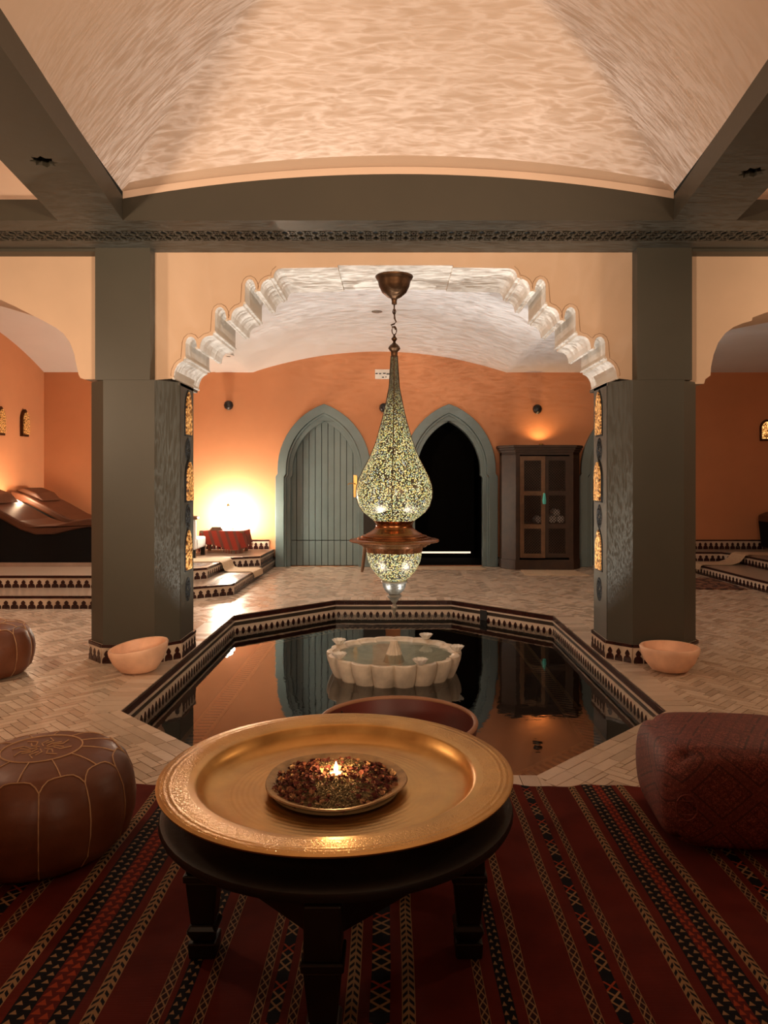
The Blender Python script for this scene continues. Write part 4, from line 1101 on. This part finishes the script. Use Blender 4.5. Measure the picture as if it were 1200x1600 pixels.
# ------------------------------------------------------------------ striped rug
RZ = 0.012
M['rug'], nt, p = new_mat('striped_kilim')
v = texco(nt); sp = nt.nodes.new('ShaderNodeSeparateXYZ'); nt.links.new(v, sp.inputs[0])
wob = noise_n(nt, 3.0, 1, v)
u = E(nt, sp.outputs[0]) + (E(nt, wob) - 0.5) * 0.010
w = E(nt, sp.outputs[1])
STR = {'chev': [(-.94, .017), (-.70, .017), (.718, .014), (.915, .015), (.035, .016), (-.10, .016)],
       'dots': [(-.870, .026), (-.767, .024), (.782, .022), (.858, .022), (-.507, .017), (.27, .015)],
       'reds': [(-.818, .025), (.820, .017)],
       'chain': [(-.551, .013), (-.448, .012), (-.317, .012), (-.232, .011), (.212, .011), (.323, .013), (.469, .013), (.586, .011), (-1.07, .015), (-1.21, .015), (1.06, .013), (1.17, .013)],
       'fig': [(-.277, .015), (-.033, .024), (.533, .016), (-1.14, .022), (1.115, .018)]}
def masks(lst):
    Mk = Uk = None
    for c, h in lst:
        d = u - c; m = d.abs().lt(h); t_ = m * d * (1.0 / h)
        Mk = m if Mk is None else Mk + m; Uk = t_ if Uk is None else Uk + t_
    return Mk, Uk
CREAM, BLACK, RED, ORG = (0.27, 0.16, 0.08, 1), (0.008, 0.008, 0.011, 1), (0.098, 0.013, 0.008, 1), (0.28, 0.045, 0.018, 1)
fv = noise_n(nt, 5, 4, v); fine = nt.nodes.new('ShaderNodeTexNoise'); 
col = ramp(nt, fv, [(0.3, vary(RED, .75)), (0.7, vary(RED, 1.25))])
mk, uk = masks(STR['chev']); au = uk.abs()
ch_ = ((w * 38.0) + au * 0.8).frac().gt(0.52) * au.lt(0.85) * au.gt(0.12)
col = mixc(nt, mk, col, mixc(nt, ch_, CREAM, BLACK))
mk, uk = masks(STR['dots'])
ru_ = (uk * 1.0 + 1.0); cu_ = ru_ - ru_.floor(); row = ru_.floor()
pv = (w * 34.0 + row * 0.5).frac(); tri = ((cu_ - 0.5).abs() * 1.5 + (pv - 0.25).abs() * 1.0)
td = pv.lt(0.5) * ((cu_ - 0.5).abs().lt((0.5 - pv) * 0.75))
col = mixc(nt, mk, col, mixc(nt, td, BLACK, CREAM))
mk, uk = masks(STR['reds'])
ru_ = (uk * 1.0 + 1.0); cu_ = ru_ - ru_.floor(); row = ru_.floor()
pv = (w * 34.0 + row * 0.5).frac(); td = ((cu_ - 0.5).abs().lt((0.7 - pv) * 0.7))
col = mixc(nt, mk, col, mixc(nt, td, (0.09, 0.014, 0.012, 1), ORG))
mk, uk = masks(STR['chain']); au = uk.abs()
dz = ((w * 30.0).frac() - 0.5).abs() * 2.0
cd = ((au - dz * 0.8).abs().lt(0.17)).max(au.gt(0.86))
col = mixc(nt, mk, col, mixc(nt, cd, (0.03, 0.012, 0.012, 1), CREAM))
mk, uk = masks(STR['fig']); au = uk.abs()
blk = (w * 7.0).frac(); xx = (au - ((blk * 4.0).frac() - 0.5).abs() * 2.0).abs().lt(0.24)
sub = blk.lt(0.75); c2 = mixc(nt, blk.gt(0.5), CREAM, ORG); c3 = mixc(nt, xx * sub, BLACK, c2)
col = mixc(nt, mk, col, c3)
nt.links.new(col, p.inputs['Base Color']); p.inputs['Roughness'].default_value = 0.95; p.inputs['Specular IOR Level'].default_value = 0.1
wv = nt.nodes.new('ShaderNodeTexWave'); wv.bands_direction = 'Y'; wv.inputs['Scale'].default_value = 110; wv.inputs['Distortion'].default_value = 2; nt.links.new(v, wv.inputs['Vector'])
nt.links.new(bump(nt, wv.outputs['Fac'], 0.35, 0.002), p.inputs['Normal'])
rm = MB(); RX0, RX1, RY0_, RY1_ = -1.75, 1.75, -0.6, 2.985; NXr, NYr = 140, 140
def rugz(x, y):
    return RZ + 0.004 * noise.noise(Vector((x * 1.2, y * 5.0, 0.3))) + 0.002 * noise.noise(Vector((x * 6, y * 9, 1.3)))
gv = []
for j in range(NYr + 1):
    for i in range(NXr + 1):
        x = RX0 + (RX1 - RX0) * i / NXr; y = RY0_ + (RY1_ - RY0_) * j / NYr
        if j == NYr: y += 0.010 * sin(x * 17) + 0.006 * sin(x * 41 + 1)
        gv.append((x, y, rugz(x, y)))
gf = [(j*(NXr+1)+i, j*(NXr+1)+i+1, (j+1)*(NXr+1)+i+1, (j+1)*(NXr+1)+i) for j in range(NYr) for i in range(NXr)]
rm.add(gv, gf)
# turned-down edge
eb = [(x, y, 0.0035) for x, y, z in gv[NYr*(NXr+1):]]
k0 = NYr * (NXr + 1)
base_ = len(rm.v); rm.v += eb; rm.f += [(k0+i, k0+i+1, base_+i+1, base_+i) for i in range(NXr)]
rug = part('striped_rug', rm, M['rug'], None, True); tag(rug, 'dark red flat-woven rug with cream and black patterned stripes under the table', 'rug')

# ------------------------------------------------------------------ low table
TX, TY, TR, TZ = -0.150, 2.015, 0.472, 0.385
LGY = 1.93
RT = RZ + 0.004
tab = thing('low_table', 'low round black wooden table on four carved legs under the brass tray', 'table', (TX, TY, RT))
part('table_top', MB().lathe([(0.001, TZ), (TR - .02, TZ), (TR - .004, TZ - .006), (TR, TZ - .018), (TR - .004, TZ - .026), (TR - .03, TZ - .032), (0.001, TZ - .032)], 72, (TX, TY, 0)), M['blackwood'], tab, True)
LEGR = 0.345
lp_ = [(TX + LEGR * cos(a), LGY + LEGR * sin(a), a) for a in (0, pi / 2, pi, 3 * pi / 2)]
for i in range(4):
    a, b = lp_[i], lp_[(i + 1) % 4]
    A, B = Vector((a[0], a[1], 0)), Vector((b[0], b[1], 0)); d = (B - A).normalized(); 
    zb, zt = 0.262, TZ - .03; n_ = Vector((d.y, -d.x, 0)) * .011
    q = [A + n_, B + n_, B - n_, A - n_]
    part('apron', MB().add([(p_.x, p_.y, zb) for p_ in q] + [(p_.x, p_.y, zt) for p_ in q], [(0,3,2,1),(4,5,6,7),(0,1,5,4),(1,2,6,5),(2,3,7,6),(3,0,4,7)]), M['blackwood'], tab)
for x, y, a in lp_:
    g = MB()
    def blk(z0, z1, s0, s1):
        vs2 = []
        for z_, s_ in ((z0, s0), (z1, s1)):
            for k in range(4):
                an = a + pi / 4 + k * pi / 2; vs2.append((x + s_ * 1.414 * cos(an), y + s_ * 1.414 * sin(an), z_))
        g.add(vs2, [(0,3,2,1),(4,5,6,7),(0,1,5,4),(1,2,6,5),(2,3,7,6),(3,0,4,7)])
    zf = RT - 0.002
    for z0, z1, s0, s1 in ((zf, .055, .034, .036), (.055, .085, .026, .040), (.085, .10, .040, .030), (.10, .215, .030, .041), (.215, .235, .046, .046), (.235, TZ - .031, .040, .040)): blk(z0, z1, s0, s1)
    part('leg', g, M['blackwood'], tab, bevel=0.004)

# ------------------------------------------------------------------ brass tray
BX, BY, BR = -0.157, 2.065, 0.487
BZ = TZ + 0.0005
M['traybrass'], nt, p = new_mat('engraved_brass')
v = texco(nt); sp = nt.nodes.new('ShaderNodeSeparateXYZ'); nt.links.new(v, sp.inputs[0])
ex, ey = E(nt, sp.outputs[0]), E(nt, sp.outputs[1])
rr = (ex * ex + ey * ey) ** 0.5
f = noise_n(nt, 7, 4, v); f2 = noise_n(nt, 120, 2, v, 0.6, 1.0)
nt.links.new(ramp(nt, f, [(0.3, (0.50, 0.27, 0.085, 1)), (0.7, (0.68, 0.40, 0.14, 1))]), p.inputs['Base Color'])
p.inputs['Metallic'].default_value = 1.0
nt.links.new((E(nt, f) * 0.25 + 0.24).v, p.inputs['Roughness'])
rim_m = rr.gt(0.405) * rr.lt(0.478)
rings = (rr * 420.0).sin() * (rr.gt(0.445) * rr.lt(0.475) + rr.gt(0.15) * rr.lt(0.30) * 0.25)
hgt = E(nt, f2) * rim_m * 1.6 + rings * 0.35 + E(nt, noise_n(nt, 12, 3, v)) * 0.6
nt.links.new(bump(nt, hgt, 0.5, 0.003), p.inputs['Normal'])
tr_ = thing('brass_tray', 'large round engraved brass tray on the low black table', 'tray', (BX, BY, BZ))
me = MB().lathe([(0.001, 0.0), (0.30, 0.0), (0.355, 0.006), (0.378, 0.028), (0.386, 0.044), (0.392, 0.047), (0.44, 0.052), (0.478, 0.055), (0.487, 0.053), (0.487, 0.049), (0.44, 0.046), (0.394, 0.041), (0.385, 0.024), (0.358, 0.000)][::-1] + [], 120).mesh('tray_pan', True)
prof_t = [(0.001, 0.004), (0.30, 0.004), (0.350, 0.007), (0.374, 0.030), (0.382, 0.048), (0.390, 0.052), (0.44, 0.056), (0.478, 0.059), (0.487, 0.056), (0.486, 0.052), (0.44, 0.050), (0.394, 0.044), (0.385, 0.026), (0.358, 0.002), (0.30, 0.0), (0.001, 0.0)]
me = MB().lathe(prof_t, 120).mesh('tray_pan', True); me.materials.append(M['traybrass'])
o = bpy.data.objects.new('tray_pan', me); C.objects.link(o); o.parent = tr_

# ------------------------------------------------------------------ plate of dried petals with a candle
M['plate'] = plain('tarnished_plate', (0.30, 0.19, 0.09, 1), 0.45, 0.6, nscale=30, var=0.3)
PXc, PYc, PZ = -0.162, 2.055, BZ + 0.0045
pl = thing('petal_plate', 'hammered plate with a wavy rim holding dried petals on the brass tray', 'plate', (PXc, PYc, PZ))
def wavy(a, k): return 1 + (0.018 * sin(3 * a + .6) + 0.012 * sin(5 * a + 2)) * (0.2 + 0.8 * min(1, k / 3))
o = part('plate_body', MB().lathe([(0.001, 0.0), (0.13, 0.0), (0.165, 0.010), (0.190, 0.022), (0.197, 0.0245), (0.195, 0.028), (0.186, 0.026), (0.16, 0.015), (0.125, 0.006), (0.001, 0.006)], 80, (PXc, PYc, PZ), wavy), M['plate'], pl, True)
M['petal'], nt, p = new_mat('dried_petals')
g_ = nt.nodes.new('ShaderNodeNewGeometry')
nt.links.new(ramp(nt, g_.outputs['Random Per Island'], [(0.0, (0.06, 0.010, 0.007, 1)), (0.45, (0.13, 0.024, 0.015, 1)), (0.72, (0.19, 0.06, 0.028, 1)), (0.90, (0.30, 0.14, 0.06, 1)), (1.0, (0.50, 0.32, 0.16, 1))]), p.inputs['Base Color']); p.inputs['Roughness'].default_value = 0.85
M['herb'], nt, p = new_mat('dried_herbs')
g_ = nt.nodes.new('ShaderNodeNewGeometry')
nt.links.new(ramp(nt, g_.outputs['Random Per Island'], [(0.0, (0.07, 0.05, 0.02, 1)), (0.6, (0.20, 0.14, 0.06, 1)), (1.0, (0.42, 0.32, 0.16, 1))]), p.inputs['Base Color']); p.inputs['Roughness'].default_value = 0.9
pm, hm = MB(), MB()
CDX, CDY = PXc + 0.001, PYc + 0.005
def heap(x, y):
    r = sqrt(x * x + y * y) / 0.18
    return PZ + 0.008 + 0.030 * max(0, 1 - r * r) 
for i in range(1150):
    a, r = random.uniform(0, 2 * pi), 0.176 * sqrt(random.random())
    x, y = r * cos(a), r * sin(a)
    # herbs lie in two heaps, before and behind the candle
    if (abs(x - 0.01) < 0.055 + 0.02 * random.random() and abs(y) > 0.045) and random.random() < 0.85: continue
    if sqrt((PXc + x - CDX) ** 2 + (PYc + y - CDY) ** 2) < 0.026: continue
    z = heap(x, y) + random.uniform(-.004, .010)
    s = random.uniform(0.005, 0.0095); R = Matrix.Rotation(random.uniform(0, 6.28), 3, 'Z') @ Matrix.Rotation(random.uniform(-1.1, 1.1), 3, 'X')
    cup = random.uniform(.3, .9)
    loc = [Vector((-.9, -.5, cup)), Vector((0, -.8, .1)), Vector((.9, -.5, cup)), Vector((1, .4, cup * .8)), Vector((0, .9, .3)), Vector((-1, .4, cup * .8)), Vector((0, 0, -.2))]
    pm.add([Vector((PXc + x, PYc + y, z)) + (R @ (q * s)) for q in loc], [(0,1,6),(1,2,6),(2,3,6),(3,4,6),(4,5,6),(5,0,6)])
for i in range(2600):
    sgn = random.choice((-1, -1, 1)); x = random.gauss(0.012, 0.040); y = sgn * random.uniform(0.03, 0.172)
    if x * x + y * y > 0.172 ** 2: continue
    z = heap(x, y) + random.uniform(-.003, .007); s = random.uniform(.0012, .0024); l = random.uniform(.003, .008)
    d = Vector((random.gauss(0, 1), random.gauss(0, 1), random.gauss(0, .5))).normalized() * l
    c = Vector((PXc + x, PYc + y, z)); hm.bar(c - d * .5, c + d * .5, s, s)
hb_ = MB().lathe([(0.001, 0.034), (0.05, 0.032), (0.10, 0.026), (0.15, 0.016), (0.178, 0.010), (0.178, 0.004)], 48, (PXc, PYc, PZ))
o = part('dried_herbs', hm, M['herb']); tag(o, 'pale dried herbs heaped before and behind the candle', 'dried herbs', kind='stuff')
part('herb_bed', hb_, M['herb'], o, True)
o = part('dried_petals', pm, M['petal']); tag(o, 'dried red and brown rose petals spread over the wavy plate', 'dried petals', kind='stuff')
cd_ = thing('tealight', 'small lit tealight candle among the dried petals', 'candle', (CDX, CDY, PZ + .03))
part('cup', MB().lathe([(0.001, 0.012), (0.0185, 0.012), (0.0195, 0.030), (0.018, 0.030), (0.017, 0.024), (0.001, 0.024)], 24, (CDX, CDY, PZ + .012)), M['steel'], cd_, True)
part('wax', MB().lathe([(0.001, 0.0262), (0.017, 0.0255)], 24, (CDX, CDY, PZ + .012)), emis('glowing_wax', (1, 0.62, 0.30, 1), 2.0), cd_, True)
part('flame', MB().lathe([(0.001, 0.0), (0.0045, 0.003), (0.0065, 0.009), (0.005, 0.017), (0.002, 0.026), (0.0003, 0.031)], 14, (CDX, CDY, PZ + .041)), emis('candle_flame', (1, 0.70, 0.34, 1), 40.0), cd_, True)
lo = lamp('candle_light', 'POINT', (CDX, CDY, PZ + 0.075), 1.3, (1.0, 0.58, 0.25), 0.008); lo.parent = cd_; lo.matrix_parent_inverse = Matrix.Translation(-cd_.location)

# ------------------------------------------------------------------ leather poufs
M['leather'], nt, p = new_mat('tan_pouf_leather')
v = texco(nt); f = noise_n(nt, 6, 4, v)
nt.links.new(ramp(nt, f, [(0.3, (0.098, 0.030, 0.012, 1)), (0.7, (0.170, 0.055, 0.022, 1))]), p.inputs['Base Color'])
p.inputs['Roughness'].default_value = 0.46
nt.links.new(bump(nt, noise_n(nt, 40, 3, v), 0.25, 0.003), p.inputs['Normal'])
def pouf(label, loc, rot, R=0.30, H=0.335):
    t = thing('leather_pouf', label, 'pouf', (0, 0, 0), 'round tan leather poufs')
    NP = 12
    prof = [(0.001, 0.0), (.62, 0.004), (.80, .03), (.93, .16), (.99, .36), (1.0, .50), (.975, .66), (.90, .82), (.78, .925), (.62, .975), (.40, .995), (.20, 1.0), (0.001, 1.0)]
    # denser profile
    dense = []
    for i in range(len(prof) - 1):
        for k in range(3):
            f_ = k / 3; dense.append((prof[i][0] * (1 - f_) + prof[i+1][0] * f_, prof[i][1] * (1 - f_) + prof[i+1][1] * f_))
    dense.append(prof[-1])
    def rf(a, k):
        z = dense[k][1]; amp = 0.035 * sin(pi * min(1, max(0, z))) ** 0.6 if z < .97 else 0
        return 1 + amp * (abs(cos(a * NP / 2)) ** 0.6 - 0.8)
    P_ = [(r * R, z * H) for r, z in dense]
    part('leather_body', MB().lathe(P_, 144, (0, 0, 0), rf), M['leather'], t, True)
    def surf(a, rn):   # point on top/side profile by arc parameter (rn index into dense)
        i = int(rn); f_ = rn - i; i = min(i, len(dense) - 2)
        r0, z0 = P_[i]; r1, z1 = P_[i + 1]; r = r0 * (1 - f_) + r1 * f_; z = z0 * (1 - f_) + z1 * f_
        r *= rf(a, i); return (r * cos(a) * 1.004, r * sin(a) * 1.004, z + .0015)
    n = len(dense)
    for k in range(NP):
        a0 = 2 * pi * (k + .5) / NP
        part('seam', MB().tube([surf(a0, rn) for rn in [6, 9, 12, 15, 18, 20, 21.5]], 0.0022, 5), M['thread'], t)
        arc = [surf(a0 + 2 * pi / NP * q, 21.5 + 2.6 * (1 - (2 * q - 1) ** 4)) for q in [0, .08, .2, .35, .5, .65, .8, .92, 1]]
        part('seam', MB().tube(arc, 0.0022, 5), M['thread'], t)
        a1 = a0 + pi / NP
        part('seam', MB().tube([surf(a1, rn) for rn in (24.1, 26, 28, 29.7)], 0.0020, 5), M['thread'], t)
    rr_ = 0.42 * R
    part('top_medallion', MB().tube([(rr_ * cos(a), rr_ * sin(a), H * .997) for a in [2 * pi * i / 48 for i in range(48)]], 0.0028, 5, True), M['thread'], t)
    em_ = MB()
    for k in range(8):
        a = 2 * pi * k / 8
        for q0, q1, w0 in ((.12, .55, .3), (.3, .75, -.3)):
            em_.tube([(rr_ * q0 * cos(a), rr_ * q0 * sin(a), H + .001), (rr_ * (q0 + q1) / 2 * cos(a + w0), rr_ * (q0 + q1) / 2 * sin(a + w0), H + .001), (rr_ * q1 * cos(a), rr_ * q1 * sin(a), H + .0008)], 0.0022, 4)
    part('embroidery', em_, M['thread'], t)
    t.location = loc; t.rotation_euler = (0, 0, rot); return t
pouf('tan leather pouf with cream stitching on the striped rug', (-1.18, 2.47, 0.016), 0.15)
pouf('tan leather pouf standing on the tiled floor beyond the rug', (-2.63, 4.72, 0.002), 0.4)

# ------------------------------------------------------------------ square red pouf
M['sabra'], nt, p = new_mat('red_embroidered_silk')
v = texco(nt); sp = nt.nodes.new('ShaderNodeSeparateXYZ'); nt.links.new(v, sp.inputs[0])
ax, ay, az = (E(nt, sp.outputs[i]) for i in range(3))
g_ = nt.nodes.new('ShaderNodeNewGeometry')
topm = az.gt(0.33)
uu = ax + ay * 0.55; vv_ = az * (1.0 - topm) + ay * topm
def band(e, f_, w_b): return ((e * f_).frac() - 0.5).abs().lt(w_b)
da, db = uu + vv_ * 1.1 + 0.02, uu - vv_ * 1.1 + 0.02
wide = band(da, 4.2, 0.09).max(band(db, 4.2, 0.09))
edge = (band(da, 4.2, 0.125).max(band(db, 4.2, 0.125))) - wide
small = band(da, 21.0, 0.10).max(band(db, 21.0, 0.10))
fb = E(nt, noise_n(nt, 150, 2, v, 0.6, 2.0))
mo = nt.nodes.new('ShaderNodeTexVoronoi'); mo.inputs['Scale'].default_value = 75; nt.links.new(v, mo.inputs['Vector'])
fine_ = (fb.gt(0.53) * E(nt, mo.outputs['Distance']).gt(0.25))
base_c = mixc(nt, fine_, (0.10, 0.013, 0.010, 1), (0.30, 0.080, 0.055, 1))
base_c = mixc(nt, small * 0.45, base_c, (0.05, 0.010, 0.009, 1))
base_c = mixc(nt, edge * 0.8, base_c, (0.04, 0.008, 0.008, 1))
base_c = mixc(nt, wide * 0.35, base_c, (0.15, 0.03, 0.022, 1))
nt.links.new(base_c, p.inputs['Base Color']); p.inputs['Roughness'].default_value = 0.6
nt.links.new(bump(nt, fb, 0.3, 0.002), p.inputs['Normal'])
def puffy(L, W, H, n=18):
    bm = bmesh.new(); bmesh.ops.create_cube(bm, size=1.0)
    bmesh.ops.subdivide_edges(bm, edges=bm.edges[:], cuts=n, use_grid_fill=True)
    for v_ in bm.verts:
        c = v_.co * 2
        # rounded box with bulging faces
        m = Vector((c.x * L / 2, c.y * W / 2, c.z * H / 2))
        e = 1 - 0.10 * (abs(c.x) ** 6 * abs(c.y) ** 6 + abs(c.y) ** 6 * abs(c.z) ** 6 + abs(c.x) ** 6 * abs(c.z) ** 6)
        bul = 1 + 0.09 * (1 - c.z * c.z) * 1.0
        top = 0.10 * (1 - c.x * c.x) * (1 - c.y * c.y)
        v_.co = Vector((m.x * e * bul, m.y * e * bul, m.z * e * (1 + (top if c.z > 0 else 0)) + H / 2))
    me = bpy.data.meshes.new('cushion_body'); bm.to_mesh(me); bm.free()
    me.polygons.foreach_set('use_smooth', [True] * len(me.polygons)); me.materials.append(M['sabra']); return me
sq = thing('square_pouf', 'square dark red embroidered pouf on the corner of the rug', 'pouf', (0, 0, 0))
o = bpy.data.objects.new('cushion_body', puffy(0.56, 0.46, 0.345)); C.objects.link(o); o.parent = sq
M['piping'] = plain('red_piping', (0.16, 0.035, 0.025, 1), 0.7)
for s1 in (-1, 1):
    for s2 in (-1, 1):
        pass
md = MB()
fx, fy_, fz = -0.235, -0.255, 0.165
md.tube([(fx + 0.034 * cos(a), fy_ - 0.0, fz + 0.042 * sin(a)) for a in [2 * pi * i / 24 for i in range(24)]], 0.0025, 5, True)
md.tube([(fx + 0.018 * a, fy_ - 0.001, fz + 0.022 * b) for a, b in ((-1, -1), (1, -1), (1, 1), (-1, 1))], 0.0025, 5, True)
part('corner_medallion', md, M['piping'], sq)
sq.location = (1.215, 2.63, 0.016); sq.rotation_euler = (0, 0, -0.10)
